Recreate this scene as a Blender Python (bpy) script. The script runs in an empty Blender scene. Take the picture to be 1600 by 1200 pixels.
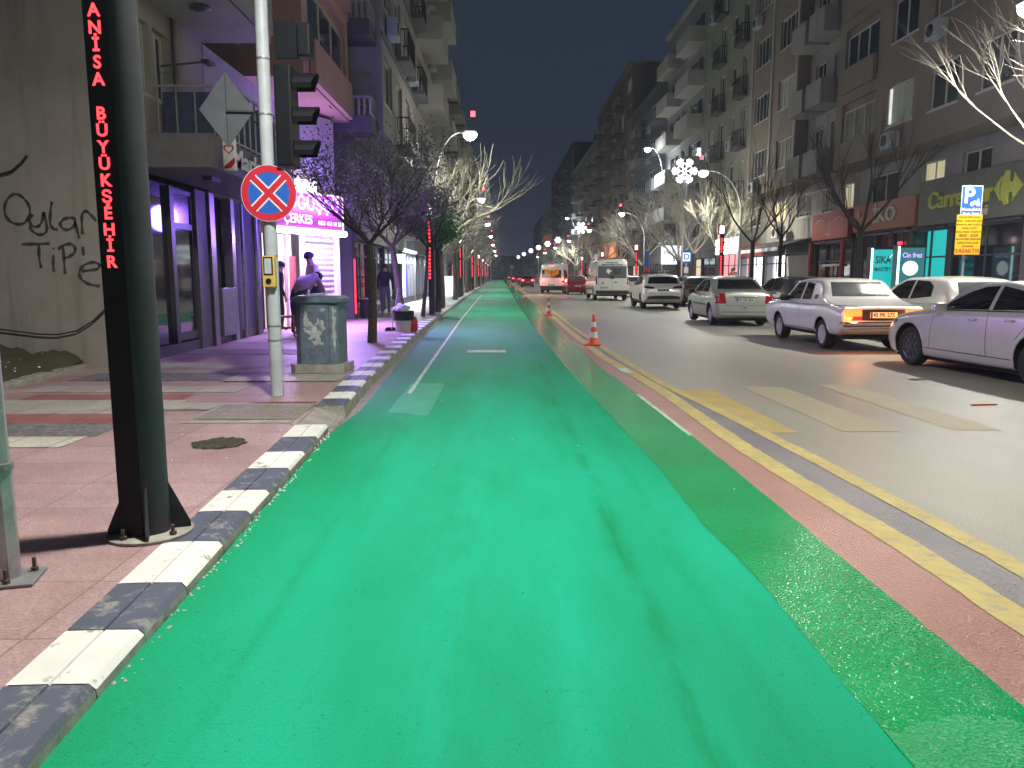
import bpy, bmesh, math, random
from math import sin, cos, pi, radians, tan, atan, sqrt
from mathutils import Vector, Matrix
from mathutils.bvhtree import BVHTree
random.seed(7)
C = bpy.context.scene
COL = C.collection

# ------------------------------------------------------------------ camera, world, exposure
CAMH = 1.5
cam = bpy.data.objects.new('camera', bpy.data.cameras.new('camera'))
COL.objects.link(cam); C.camera = cam
cam.location = (0, 0, CAMH)
cam.rotation_euler = (radians(90 - 8.06), 0, radians(-0.81))
cam.data.sensor_width = 36; cam.data.lens = 27.0
cam.data.clip_start = 0.05; cam.data.clip_end = 3000
w = bpy.data.worlds.new('World'); C.world = w; w.use_nodes = True
nt = w.node_tree; nt.nodes.clear()
wo = nt.nodes.new('ShaderNodeOutputWorld'); bg = nt.nodes.new('ShaderNodeBackground')
tc = nt.nodes.new('ShaderNodeTexCoord'); sp = nt.nodes.new('ShaderNodeSeparateXYZ')
rp = nt.nodes.new('ShaderNodeValToRGB')
rp.color_ramp.elements[0].position = 0.0; rp.color_ramp.elements[0].color = (.046, .050, .088, 1)
rp.color_ramp.elements[1].position = 0.42; rp.color_ramp.elements[1].color = (.022, .043, .060, 1)
e = rp.color_ramp.elements.new(.12); e.color = (.033, .042, .074, 1)
nt.links.new(tc.outputs['Generated'], sp.inputs[0]); nt.links.new(sp.outputs['Z'], rp.inputs[0])
nt.links.new(rp.outputs[0], bg.inputs[0]); nt.links.new(bg.outputs[0], wo.inputs[0])
bg.inputs[1].default_value = .70
C.view_settings.view_transform = 'Standard'; C.view_settings.look = 'None'
C.view_settings.exposure = 0.0; C.view_settings.gamma = 1.0
C.render.resolution_x, C.render.resolution_y = 1024, 768
C.cycles.use_denoising = True
C.cycles.max_bounces = 5; C.cycles.diffuse_bounces = 3; C.cycles.glossy_bounces = 3
C.cycles.transmission_bounces = 3; C.cycles.sample_clamp_indirect = 4.0
C.cycles.caustics_reflective = False; C.cycles.caustics_refractive = False

# measuring: where a photo pixel meets a plane of the place
_R = cam.rotation_euler.to_matrix()
def ray(px, py): return _R @ Vector((px - 800, -(py - 600), -1200))
def onz(px, py, z=0.0):
    d = ray(px, py); t = (z - CAMH) / d.z; return (d.x * t, d.y * t, z)
def ony(px, py, Y):
    d = ray(px, py); t = Y / d.y; return (d.x * t, Y, CAMH + d.z * t)
def onx(px, py, X):
    d = ray(px, py); t = X / d.x; return (X, d.y * t, CAMH + d.z * t)

# ------------------------------------------------------------------ materials
MATS = {}
def _mat(name):
    m = bpy.data.materials.new(name); m.use_nodes = True; MATS[name] = m
    return m, m.node_tree, m.node_tree.nodes['Principled BSDF']
def pm(name, col, rough=.6, metal=0., var=.12, sc=6., bump=0., bsc=60., spec=.5, coat=0., detail=5, col2=None, thr=None):
    """plain surface with colour variation and bump in object space"""
    m, t, b = _mat(name)
    b.inputs['Roughness'].default_value = rough; b.inputs['Metallic'].default_value = metal
    b.inputs['Specular IOR Level'].default_value = spec; b.inputs['Coat Weight'].default_value = coat
    b.inputs['Coat Roughness'].default_value = .08
    tc = t.nodes.new('ShaderNodeTexCoord'); n = t.nodes.new('ShaderNodeTexNoise')
    n.inputs['Scale'].default_value = sc; n.inputs['Detail'].default_value = detail; n.inputs['Roughness'].default_value = .62
    t.links.new(tc.outputs['Object'], n.inputs['Vector'])
    r = t.nodes.new('ShaderNodeValToRGB')
    c2 = col2 if col2 else tuple(c * (1 - var) for c in col)
    c1 = col if col2 else tuple(min(1, c * (1 + var)) for c in col)
    lo, hi = thr if thr else (.3, .7)
    r.color_ramp.elements[0].position = lo; r.color_ramp.elements[1].position = hi
    r.color_ramp.elements[0].color = (*c2, 1); r.color_ramp.elements[1].color = (*c1, 1)
    t.links.new(n.outputs['Fac'], r.inputs[0]); t.links.new(r.outputs[0], b.inputs['Base Color'])
    if bump:
        n2 = t.nodes.new('ShaderNodeTexNoise'); n2.inputs['Scale'].default_value = bsc; n2.inputs['Detail'].default_value = 3
        t.links.new(tc.outputs['Object'], n2.inputs['Vector'])
        bp = t.nodes.new('ShaderNodeBump'); bp.inputs['Strength'].default_value = bump; bp.inputs['Distance'].default_value = .01
        t.links.new(n2.outputs['Fac'], bp.inputs['Height']); t.links.new(bp.outputs[0], b.inputs['Normal'])
    return m
def em(name, col, s=1.0, base=(.02, .02, .02)):
    m, t, b = _mat(name)
    b.inputs['Base Color'].default_value = (*base, 1); b.inputs['Emission Color'].default_value = (*col, 1)
    b.inputs['Emission Strength'].default_value = s; b.inputs['Roughness'].default_value = .5
    return m
def math_node(t, op, a, b=None, clamp=False):
    n = t.nodes.new('ShaderNodeMath'); n.operation = op; n.use_clamp = clamp
    for i, v in enumerate((a, b)):
        if v is None: continue
        if isinstance(v, (int, float)): n.inputs[i].default_value = v
        else: t.links.new(v, n.inputs[i])
    return n.outputs[0]
def mixc(t, fac, a, b, mode='MIX'):
    n = t.nodes.new('ShaderNodeMix'); n.data_type = 'RGBA'; n.blend_type = mode
    for k, v in ((0, fac), (6, a), (7, b)):
        if isinstance(v, (int, float)): n.inputs[k].default_value = v
        elif isinstance(v, tuple): n.inputs[k].default_value = (*v, 1)
        else: t.links.new(v, n.inputs[k])
    return n.outputs[2]
def noise(t, vec, sc, det=4, rough=.6, scale3=None):
    if scale3:
        mp = t.nodes.new('ShaderNodeMapping'); mp.inputs['Scale'].default_value = scale3
        t.links.new(vec, mp.inputs[0]); vec = mp.outputs[0]
    n = t.nodes.new('ShaderNodeTexNoise'); n.inputs['Scale'].default_value = sc; n.inputs['Detail'].default_value = det
    n.inputs['Roughness'].default_value = rough; t.links.new(vec, n.inputs['Vector']); return n.outputs['Fac']
def ramp(t, fac, lo, hi, c0, c1):
    r = t.nodes.new('ShaderNodeValToRGB'); r.color_ramp.elements[0].position = lo; r.color_ramp.elements[1].position = hi
    c0 = c0 if isinstance(c0, tuple) else (c0,) * 3; c1 = c1 if isinstance(c1, tuple) else (c1,) * 3
    r.color_ramp.elements[0].color = (*c0, 1); r.color_ramp.elements[1].color = (*c1, 1)
    t.links.new(fac, r.inputs[0]); return r.outputs[0]
def bumpn(t, b, h, s, d=.01, prev=None):
    bp = t.nodes.new('ShaderNodeBump'); bp.inputs['Strength'].default_value = s; bp.inputs['Distance'].default_value = d
    t.links.new(h, bp.inputs['Height'])
    if prev: t.links.new(prev, bp.inputs['Normal'])
    t.links.new(bp.outputs[0], b.inputs['Normal']); return bp.outputs[0]

def m_asphalt():
    m, t, b = _mat('asphalt'); tc = t.nodes.new('ShaderNodeTexCoord'); v = tc.outputs['Object']
    big = ramp(t, noise(t, v, .35, 4, scale3=(1, .25, 1)), .3, .72, (.30, .29, .25), (.44, .42, .36))
    gr = ramp(t, noise(t, v, 90, 3), .35, .65, .72, 1.18)
    c = mixc(t, 1.0, big, gr, 'MULTIPLY')
    st = ramp(t, noise(t, v, 1.1, 6, .7), .58, .76, 0.0, .4)
    c = mixc(t, st, c, (.20, .185, .16))
    t.links.new(c, b.inputs['Base Color']); b.inputs['Roughness'].default_value = .42
    b.inputs['Specular IOR Level'].default_value = .45
    bumpn(t, b, noise(t, v, 140, 2), .5, .006)
    return m
def m_lane():
    m, t, b = _mat('green_paint'); tc = t.nodes.new('ShaderNodeTexCoord'); v = tc.outputs['Object']
    base = ramp(t, noise(t, v, .62, 4, scale3=(1.3, .32, 1)), .32, .66, (.005, .30, .135), (.008, .46, .28))
    spk = ramp(t, noise(t, v, 26, 5, .75), .27, .33, .25, 1.0)
    msk = ramp(t, noise(t, v, 1.3, 4), .42, .62, 0.0, 1.0)
    c = mixc(t, msk, base, mixc(t, 1.0, base, spk, 'MULTIPLY'))
    st = ramp(t, noise(t, v, 1.0, 5, .6, scale3=(2.6, .35, 1)), .60, .74, 0.0, .55)
    c = mixc(t, st, c, (.003, .30, .10))
    sx0 = t.nodes.new('ShaderNodeSeparateXYZ'); t.links.new(v, sx0.inputs[0])
    def track(x0, w_, lo, hi, amt):
        d = math_node(t, 'ABSOLUTE', math_node(t, 'SUBTRACT', math_node(t, 'ADD', sx0.outputs[0], math_node(t, 'MULTIPLY', noise(t, v, .35, 2), .12)), x0 + .06))
        g = math_node(t, 'SUBTRACT', 1.0, math_node(t, 'DIVIDE', d, w_), True)
        return math_node(t, 'MULTIPLY', math_node(t, 'MULTIPLY', g, amt), ramp(t, noise(t, v, 1.7, 5, .7, scale3=(3, .6, 1)), lo, hi, 0.0, 1.0))
    c = mixc(t, track(-1.0, .05, .35, .6, .55), c, (.002, .26, .10))
    c = mixc(t, track(.66, .09, .42, .62, .75), c, (.002, .24, .075))
    c = mixc(t, track(-.22, .30, .35, .7, .5), c, (.012, .56, .38)); c = mixc(t, track(.28, .22, .38, .7, .45), c, (.012, .56, .38)); c = mixc(t, track(.95, .07, .4, .65, .35), c, (.003, .25, .09))
    sd = math_node(t, 'MULTIPLY', math_node(t, 'SUBTRACT', -.55, math_node(t, 'ADD', sx0.outputs[0], math_node(t, 'MULTIPLY', noise(t, v, .8, 3), .5))), 1.6, True)
    c = mixc(t, math_node(t, 'MULTIPLY', sd, .8), c, (.006, .27, .10))
    gr = ramp(t, noise(t, v, 130, 3, .7), .3, .7, .84, 1.12); c = mixc(t, 1.0, c, gr, 'MULTIPLY')
    cr = ramp(t, noise(t, v, 48, 5, .85), .355, .39, 1.0, 0.0); cm = ramp(t, noise(t, v, 1.1, 4, .65), .42, .58, .12, .95)
    c = mixc(t, math_node(t, 'MULTIPLY', cr, cm), c, (.004, .12, .05))
    # worn, thinner paint towards the gutter, the light's blue cast mixed into its colour
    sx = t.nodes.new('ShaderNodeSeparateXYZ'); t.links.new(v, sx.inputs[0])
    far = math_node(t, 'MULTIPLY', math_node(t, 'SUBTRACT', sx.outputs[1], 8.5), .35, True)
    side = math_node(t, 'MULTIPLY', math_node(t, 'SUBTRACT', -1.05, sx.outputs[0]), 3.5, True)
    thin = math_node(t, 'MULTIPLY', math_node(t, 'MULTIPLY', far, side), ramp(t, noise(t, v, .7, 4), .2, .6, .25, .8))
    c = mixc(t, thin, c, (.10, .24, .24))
    far2 = math_node(t, 'MULTIPLY', math_node(t, 'MULTIPLY', math_node(t, 'SUBTRACT', sx.outputs[1], 9.0), .12, True), .42)  # whole lane turns paler and greyer further up
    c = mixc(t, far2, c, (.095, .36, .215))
    t.links.new(c, b.inputs['Base Color']); b.inputs['Roughness'].default_value = .6
    b.inputs['Specular IOR Level'].default_value = .12
    bumpn(t, b, noise(t, v, 110, 3), .7, .006)
    return m
def m_wet(name, c0, c1, rough=.22):
    m, t, b = _mat(name); tc = t.nodes.new('ShaderNodeTexCoord'); v = tc.outputs['Object']
    c = ramp(t, noise(t, v, 1.2, 5), .3, .7, c0, c1); gr = ramp(t, noise(t, v, 110, 2), .3, .7, .75, 1.15)
    t.links.new(mixc(t, 1.0, c, gr, 'MULTIPLY'), b.inputs['Base Color'])
    b.inputs['Roughness'].default_value = rough; b.inputs['Specular IOR Level'].default_value = .55
    vo = t.nodes.new('ShaderNodeTexVoronoi'); vo.inputs['Scale'].default_value = 75; t.links.new(v, vo.inputs['Vector'])
    bumpn(t, b, vo.outputs['Distance'], .75, .006)
    return m
def m_paint(name, col, under=(.2, .2, .19), lo=.30, hi=.42, sc=14, rough=.6, fade=0.):
    """worn road or kerb paint: chips show the surface below"""
    m, t, b = _mat(name); tc = t.nodes.new('ShaderNodeTexCoord'); v = tc.outputs['Object']
    f = ramp(t, noise(t, v, sc, 7, .75), lo, hi, 0.0, 1.0 - fade)
    var = ramp(t, noise(t, v, 2.2, 4), .3, .7, .82, 1.08)
    c = mixc(t, f, under, mixc(t, 1.0, col, var, 'MULTIPLY'))
    t.links.new(c, b.inputs['Base Color']); b.inputs['Roughness'].default_value = rough
    bumpn(t, b, noise(t, v, 90, 3), .45, .006)
    return m
def m_tiles(name, c0, c1, mort, bw=.4, bh=.4, rough=.5, grain=.3, spec=.5):
    m, t, b = _mat(name); tc = t.nodes.new('ShaderNodeTexCoord'); v = tc.outputs['Object']
    br = t.nodes.new('ShaderNodeTexBrick'); t.links.new(v, br.inputs['Vector'])
    br.offset = 0; br.inputs['Scale'].default_value = 1
    br.inputs['Brick Width'].default_value = bw; br.inputs['Row Height'].default_value = bh
    br.inputs['Mortar Size'].default_value = .006; br.inputs['Color1'].default_value = (*c0, 1)
    br.inputs['Color2'].default_value = (*c1, 1); br.inputs['Mortar'].default_value = (*mort, 1)
    d = ramp(t, noise(t, v, 1.6, 6, .7), .3, .75, .70, 1.12)
    g = ramp(t, noise(t, v, 70, 2), .3, .7, 1 - grain, 1 + grain * .5)
    c = mixc(t, 1.0, mixc(t, 1.0, br.outputs['Color'], d, 'MULTIPLY'), g, 'MULTIPLY')
    t.links.new(c, b.inputs['Base Color']); b.inputs['Roughness'].default_value = rough
    b.inputs['Specular IOR Level'].default_value = spec
    bumpn(t, b, math_node(t, 'ADD', br.outputs['Fac'], noise(t, v, 60, 2)), -.35, .005)
    return m
def m_plaster(name, col, dirt=(.12, .11, .1), amt=.5, rough=.85):
    m, t, b = _mat(name); tc = t.nodes.new('ShaderNodeTexCoord'); v = tc.outputs['Object']
    big = ramp(t, noise(t, v, .55, 6, .65), .35, .75, 0.0, amt)
    run = ramp(t, noise(t, v, 1.0, 5, .6, scale3=(2.2, 2.2, .18)), .52, .78, 0.0, amt)
    c = mixc(t, big, tuple(col), tuple(c * .62 for c in col)); c = mixc(t, run, c, dirt)
    t.links.new(c, b.inputs['Base Color']); b.inputs['Roughness'].default_value = rough
    bumpn(t, b, noise(t, v, 25, 5, .7), .25, .02)
    return m
def m_glass(name, col, rough=.08, em_=None):
    m, t, b = _mat(name); tc = t.nodes.new('ShaderNodeTexCoord')
    c = ramp(t, noise(t, tc.outputs['Object'], 1.5, 3), .3, .7, tuple(x * .7 for x in col), tuple(x * 1.2 for x in col))
    t.links.new(c, b.inputs['Base Color']); b.inputs['Roughness'].default_value = rough
    b.inputs['Specular IOR Level'].default_value = .7; b.inputs['Coat Weight'].default_value = .3
    return m
def m_curtain(name, c0, c1, s):
    m, t, b = _mat(name); tc = t.nodes.new('ShaderNodeTexCoord')
    f = noise(t, tc.outputs['Object'], 3, 3, scale3=(6, 6, .3))
    c = ramp(t, f, .3, .7, c0, c1); t.links.new(c, b.inputs['Emission Color']); t.links.new(c, b.inputs['Base Color'])
    b.inputs['Emission Strength'].default_value = s; b.inputs['Roughness'].default_value = .5
    return m

m_asphalt(); m_lane()
m_wet('wet_green', (.001, .30, .085), (.003, .42, .14), .17)
m_wet('wet_pale', (.006, .31, .10), (.012, .40, .15), .36)
m_wet('red_strip', (.38, .20, .17), (.52, .30, .27), .34)
m_wet('grey_strip', (.20, .19, .22), (.30, .285, .31), .4)
m_paint('yellow_line', (.60, .49, .19), (.30, .28, .24), .28, .50, 9)
m_paint('yellow_bar', (.60, .43, .075), (.38, .35, .27), .30, .58, 8, fade=.15)
m_paint('yellow_faint', (.50, .39, .14), (.40, .38, .32), .36, .66, 6, fade=.3)
m_paint('white_line', (.62, .74, .66), (.10, .40, .25), .35, .5, 12)
m_paint('kerb_white', (.80, .80, .77), (.26, .25, .23), .35, .42, 9)
m_paint('kerb_navy', (.090, .105, .155), (.30, .29, .28), .36, .47, 9)
m_paint('kerb_face', (.42, .40, .35), (.2, .19, .17), .35, .55, 8)
m_tiles('pink_tiles', (.51, .35, .355), (.44, .29, .295), (.30, .20, .20), .9, .55)
m_tiles('red_tiles', (.42, .175, .16), (.37, .15, .14), (.2, .1, .09))
m_tiles('beige_tiles', (.52, .49, .42), (.45, .43, .37), (.25, .23, .2))
m_tiles('white_tiles', (.66, .65, .58), (.6, .59, .53), (.3, .29, .26))
m_tiles('cobbles', (.19, .18, .19), (.34, .32, .32), (.10, .1, .1), .07, .07, .6, .5)
m_tiles('plain_pavers', (.40, .39, .37), (.33, .32, .31), (.18, .17, .16), .3, .3, .45)
m_paint('concrete', (.40, .38, .34), (.22, .21, .19), .3, .6, 5)
m_paint('gutter', (.34, .32, .29), (.20, .19, .18), .3, .6, 7)
pm('soil', (.085, .07, .045), .95, var=.5, sc=9, bump=1.0, bsc=25, col2=(.05, .06, .03))
pm('hole', (.05, .045, .03), .95, var=.5, sc=30, bump=1.0, bsc=40)
m_plaster('old_plaster', (.40, .36, .33), (.12, .095, .08), .85)
m_plaster('cream_wall', (.46, .42, .36), amt=.35)
m_plaster('grey_wall', (.36, .35, .35), amt=.35)
m_plaster('pale_wall', (.50, .48, .45), amt=.3)
m_plaster('brown_wall', (.30, .25, .22), amt=.3)
m_plaster('salmon_wall', (.55, .33, .25), amt=.3)
m_plaster('slate_wall', (.17, .175, .19), amt=.3)
m_plaster('olive_wall', (.34, .34, .28), amt=.3)
m_plaster('slab_dark', (.12, .115, .13), amt=.3)
pm('fascia_grey', (.15, .14, .15), .6, var=.15)
pm('shop_dark', (.035, .032, .04), .35, var=.3)
pm('alu', (.35, .33, .36), .35, .6, var=.1)
pm('steel_grey', (.30, .31, .32), .45, .5, var=.2, sc=9, bump=.15)
pm('galv', (.42, .43, .44), .42, .6, var=.2, sc=14)
pm('pole_black', (.050, .052, .064), .6, .0, var=.15, bump=.1, bsc=200, spec=.3)
pm('panel_black', (.010, .010, .012), .5, var=.2, spec=.3)
pm('signal_black', (.008, .009, .014), .5, var=.2, spec=.18)
pm('pole_white', (.47, .51, .57), .45, 0, var=.12, sc=4, bump=.1)
pm('rust', (.16, .07, .035), .9, var=.4, sc=30, bump=.4)
pm('bolt', (.14, .10, .08), .7, .5, var=.4, sc=50)
m_curtain('pane_curtain', (.30, .29, .25), (.12, .12, .11), .02)
pm('frame_white', (.62, .60, .56), .5, var=.1)
pm('frame_dark', (.06, .06, .07), .4, var=.1)
m_glass('pane_dark', (.035, .04, .045)); m_glass('pane_grey', (.09, .10, .11), .15)
m_glass('car_glass', (.012, .013, .015), .03); m_glass('shop_glass', (.03, .028, .045), .06)
m_curtain('pane_lit', (.9, .80, .50), (.55, .50, .30), .55)
m_curtain('pane_bright', (.9, .92, .85), (.5, .5, .46), 1.1)
m_curtain('pane_dim', (.16, .17, .14), (.07, .08, .07), .5)
pm('railing', (.45, .44, .44), .5, .2, var=.1)
pm('railing_dark', (.05, .05, .055), .5, .2, var=.1)
pm('bark', (.075, .06, .052), .9, var=.4, sc=20, bump=.8, bsc=40)
pm('bark_pale', (.36, .32, .25), .9, var=.35, sc=16, bump=.8, bsc=40)
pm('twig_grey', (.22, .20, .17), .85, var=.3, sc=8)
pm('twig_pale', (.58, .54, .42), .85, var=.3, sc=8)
pm('leaf_dark', (.19, .175, .19), .6, var=.5, sc=14)
pm('leaf_green', (.07, .22, .05), .5, var=.4, sc=14)
pm('blue_fabric', (.075, .085, .17), .8, var=.2)
pm('sign_red', (.60, .03, .06), .35, var=.06); pm('sign_blue', (.03, .13, .55), .35, var=.06)
pm('sign_white', (.80, .80, .80), .4, var=.04); pm('sign_back', (.09, .10, .12), .5, .2, var=.15)
pm('sign_yellow', (.82, .55, .03), .4, var=.06); pm('letter_brown', (.20, .07, .01), .6, var=.1)
pm('yellow_box', (.70, .50, .12), .45, var=.1); pm('dark_plastic', (.012, .012, .014), .4, var=.2)
pm('cabinet_blue', (.13, .17, .23), .5, var=.3, sc=10, bump=.2, bsc=30)
pm('peel', (.42, .45, .47), .8, var=.25, sc=14)
pm('orange', (.85, .13, .03), .5, var=.08); pm('cone_white', (.85, .83, .8), .4, var=.05)
pm('rubber', (.02, .02, .02), .8, var=.2); pm('rim', (.55, .55, .56), .4, .25, var=.1)
pm('rim_dark', (.05, .05, .055), .3, .3, var=.1)
def paint(name, c, rough=.32): pm(name, c, rough, .25, var=.04, sc=3, coat=.8)
paint('car_silver', (.56, .54, .56)); paint('car_white', (.74, .74, .72)); paint('car_green_grey', (.37, .40, .35))
paint('car_pearl', (.74, .72, .72)); paint('car_dark', (.03, .035, .045)); paint('car_red', (.32, .012, .02))
paint('van_white', (.66, .67, .63)); paint('car_grey', (.18, .19, .2))
pm('black_trim', (.018, .018, .02), .5, var=.2); pm('under_dark', (.012, .012, .012), .9, var=.2)
pm('chrome', (.6, .6, .6), .15, 1.0, var=.05)
pm('tail_red', (.30, .01, .02), .15, var=.15, coat=.6); em('tail_lit', (1, .10, .11), 5); em('tail_orange', (1, .25, .04), 2.0)
pm('tail_smoke', (.06, .015, .02), .15, var=.15, coat=.6)
em('plate_lit', (1, .50, .13), .9, (.7, .6, .5)); pm('plate', (.50, .50, .47), .5, var=.06); pm('plate_ink', (.02, .02, .02), .5)
em('lamp_white', (1.0, .97, .82), 60); em('lamp_cool', (.88, .93, 1.0), 60)
em('letters_red', (1.0, .04, .05), 3.6); em('lantern_white', (1, .75, .72), 6.0); em('red_led', (1, .02, .04), 3.0)
em('beacon_red', (1, .05, .07), 7); em('snow_light', (.95, .96, 1.0), 7)
em('tube_violet', (.86, .68, 1.0), 13); em('sign_magenta', (.42, .05, .36), .75, (.2, .03, .15)); em('letters_white', (1, .86, 1), 1.6)
em('interior_warm', (1.0, .80, .62), .8, (.5, .4, .3)); em('interior_white', (.92, .97, 1.0), 4.0, (.6, .6, .6))
em('interior_blue', (.10, .12, .85), 1.2); em('cyan_lit', (.02, .62, .60), .85); em('cyan_edge', (.45, 1, 1), 4)
em('fridge_teal', (.03, .22, .26), .8); em('fridge_white', (.80, .95, 1.0), 1.6); em('fridge_violet', (.6, .4, 1), 1.5)
em('neon_red', (1, .03, .06), 3); em('shop_red_lit', (1.0, .30, .32), 1.6); em('warm_dot', (1, .55, .3), 8)
em('orange_lit', (1.0, .22, .06), .28, (.3, .12, .07))
pm('fascia_orange', (.42, .135, .07), .5, var=.08); pm('fascia_red', (.42, .075, .07), .5, var=.08)
pm('fascia_green', (.15, .16, .14), .55, var=.12); pm('logo_green', (.50, .54, .10), .5, var=.1)
pm('letter_pale', (.62, .58, .50), .5, var=.08); pm('graffiti', (.05, .05, .045), .8, var=.6, sc=14)
pm('shutter', (.42, .40, .42), .45, .4, var=.12); pm('awning', (.07, .07, .085), .8, var=.2)
pm('skin', (.50, .30, .22), .55, var=.1); pm('hair', (.02, .016, .014), .7)
pm('navy_cloth', (.022, .024, .045), .9, var=.2); pm('jeans', (.11, .11, .155), .9, var=.2)
pm('mauve_cloth', (.27, .19, .25), .85, var=.12); pm('cream_cloth', (.66, .60, .50), .85, var=.1)
pm('shoe_white', (.6, .6, .6), .6); pm('shoe_dark', (.03, .03, .03), .6)
pm('wood_red', (.24, .075, .05), .6, var=.25, sc=12); pm('bin_cream', (.55, .48, .40), .6, var=.1)
pm('red_plastic', (.55, .02, .03), .4, var=.1); pm('sack', (.65, .66, .66), .8, var=.1)
pm('chev_orange', (.85, .25, .04), .5); pm('bush_green', (.04, .09, .03), .6, var=.4)
em('tinsel_orange', (1, .25, .05), .9)

# ------------------------------------------------------------------ mesh building
class MB:
    def __init__(s): s.v = []; s.f = []; s.m = []
    def add(s, vs, fs, m=0):
        o = len(s.v); s.v += [tuple(p) for p in vs]; s.f += [tuple(i + o for i in f) for f in fs]
        s.m += ([m] * len(fs) if isinstance(m, int) else list(m)); return s
    def box(s, x0, x1, y0, y1, z0, z1, m=0):
        return s.add([(x0, y0, z0), (x1, y0, z0), (x1, y1, z0), (x0, y1, z0), (x0, y0, z1), (x1, y0, z1), (x1, y1, z1), (x0, y1, z1)],
                     [(0, 3, 2, 1), (4, 5, 6, 7), (0, 1, 5, 4), (1, 2, 6, 5), (2, 3, 7, 6), (3, 0, 4, 7)], m)
    def bbox(s, x0, x1, y0, y1, z0, z1, r=.01, m=0):
        bm = bmesh.new(); bmesh.ops.create_cube(bm, size=1)
        for v in bm.verts: v.co = Vector(((x0 + x1) / 2 + v.co.x * (x1 - x0), (y0 + y1) / 2 + v.co.y * (y1 - y0), (z0 + z1) / 2 + v.co.z * (z1 - z0)))
        bmesh.ops.bevel(bm, geom=bm.edges[:], offset=r, segments=2, affect='EDGES', profile=.5)
        bm.verts.index_update(); s.add([v.co[:] for v in bm.verts], [[v.index for v in f.verts] for f in bm.faces], m); bm.free(); return s
    def beam(s, a, b, w=.03, h=None, m=0):
        a, b = Vector(a), Vector(b); h = h or w; d = (b - a).normalized()
        up = Vector((0, 0, 1)) if abs(d.z) < .95 else Vector((0, 1, 0))
        r = d.cross(up).normalized() * w / 2; u = r.cross(d).normalized() * h / 2
        vs = [p + q for p in (a, b) for q in (-r - u, r - u, r + u, -r + u)]
        return s.add(vs, [(0, 3, 2, 1), (4, 5, 6, 7), (0, 1, 5, 4), (1, 2, 6, 5), (2, 3, 7, 6), (3, 0, 4, 7)], m)
    def tube(s, pts, rad, n=8, m=0, cap=True):
        pts = [Vector(p) for p in pts]; k = len(pts)
        if not isinstance(rad, (list, tuple)): rad = [rad] * k
        vs = []; prev = None
        for i in range(k):
            d = (pts[min(i + 1, k - 1)] - pts[max(i - 1, 0)]).normalized()
            if prev is None:
                prev = d.cross(Vector((0, 0, 1)) if abs(d.z) < .9 else Vector((1, 0, 0))).normalized()
            a = (prev - d * prev.dot(d)).normalized(); b = d.cross(a); prev = a
            vs += [pts[i] + (a * cos(2 * pi * j / n) + b * sin(2 * pi * j / n)) * rad[i] for j in range(n)]
        fs = [(i * n + j, i * n + (j + 1) % n, (i + 1) * n + (j + 1) % n, (i + 1) * n + j) for i in range(k - 1) for j in range(n)]
        if cap: fs += [tuple(range(n - 1, -1, -1)), tuple(range((k - 1) * n, k * n))]
        return s.add(vs, fs, m)
    def lathe(s, prof, c=(0, 0, 0), n=20, axis='z', m=0):
        vs = []; mm = []
        for r, h in prof:
            for j in range(n):
                a = 2 * pi * j / n; p = (r * cos(a), r * sin(a), h)
                if axis == 'x': p = (h, p[0], p[1])
                elif axis == 'y': p = (p[0], h, p[1])
                vs.append((p[0] + c[0], p[1] + c[1], p[2] + c[2]))
        fs = []; k = len(prof)
        for i in range(k - 1):
            for j in range(n):
                fs.append((i * n + j, i * n + (j + 1) % n, (i + 1) * n + (j + 1) % n, (i + 1) * n + j)); mm.append(m if isinstance(m, int) else m[i])
        fs += [tuple(range(n - 1, -1, -1)), tuple(range((k - 1) * n, k * n))]
        mm += [mm[0], mm[-1]]
        return s.add(vs, fs, mm)
    def prism(s, poly, h0, h1, axis='z', m=0):
        """poly in the plane across the axis: z->(x,y)  y->(x,z)  x->(y,z)"""
        def P(p, h): return (p[0], p[1], h) if axis == 'z' else ((p[0], h, p[1]) if axis == 'y' else (h, p[0], p[1]))
        n = len(poly); vs = [P(p, h0) for p in poly] + [P(p, h1) for p in poly]
        fs = [tuple(range(n)), tuple(range(2 * n - 1, n - 1, -1))] + [(i, i + n, (i + 1) % n + n, (i + 1) % n) for i in range(n)]
        return s.add(vs, fs, m)
    def build(s, name, mats, parent=None, smooth=False, loc=None, rot=None, recalc=True):
        me = bpy.data.meshes.new(name); me.from_pydata(s.v, [], s.f)
        mats = mats if isinstance(mats, (list, tuple)) else [mats]
        for q in mats: me.materials.append(MATS[q])
        if len(mats) > 1: me.polygons.foreach_set('material_index', s.m)
        if recalc:
            bm = bmesh.new(); bm.from_mesh(me); bmesh.ops.recalc_face_normals(bm, faces=bm.faces[:]); bm.to_mesh(me); bm.free()
        if smooth: smoothify(me, smooth)
        me.update(); return link(name, me, parent, loc, rot)
def smoothify(me, ang=True):
    me.polygons.foreach_set('use_smooth', [True] * len(me.polygons))
    a = radians(38 if ang is True else ang)
    try: me.set_sharp_from_angle(angle=a)
    except Exception: pass
def link(name, me, parent=None, loc=None, rot=None):
    o = bpy.data.objects.new(name, me); COL.objects.link(o)
    if parent: o.parent = parent
    if loc: o.location = loc
    if rot: o.rotation_euler = rot
    return o
def thing(name, label, cat, loc=(0, 0, 0), rotz=0., group=None):
    o = bpy.data.objects.new(name, None); COL.objects.link(o); o.empty_display_size = .2
    o.location = loc; o.rotation_euler = (0, 0, rotz); o['label'] = label; o['category'] = cat
    if group: o['group'] = group
    return o
def tag(o, label, cat, group=None):
    o['label'] = label; o['category'] = cat
    if group: o['group'] = group
    return o
def struct(o): o['kind'] = 'structure'; return o
def kids(o): return [c for c in ALLKIDS.get(o.name, [])]
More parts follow.
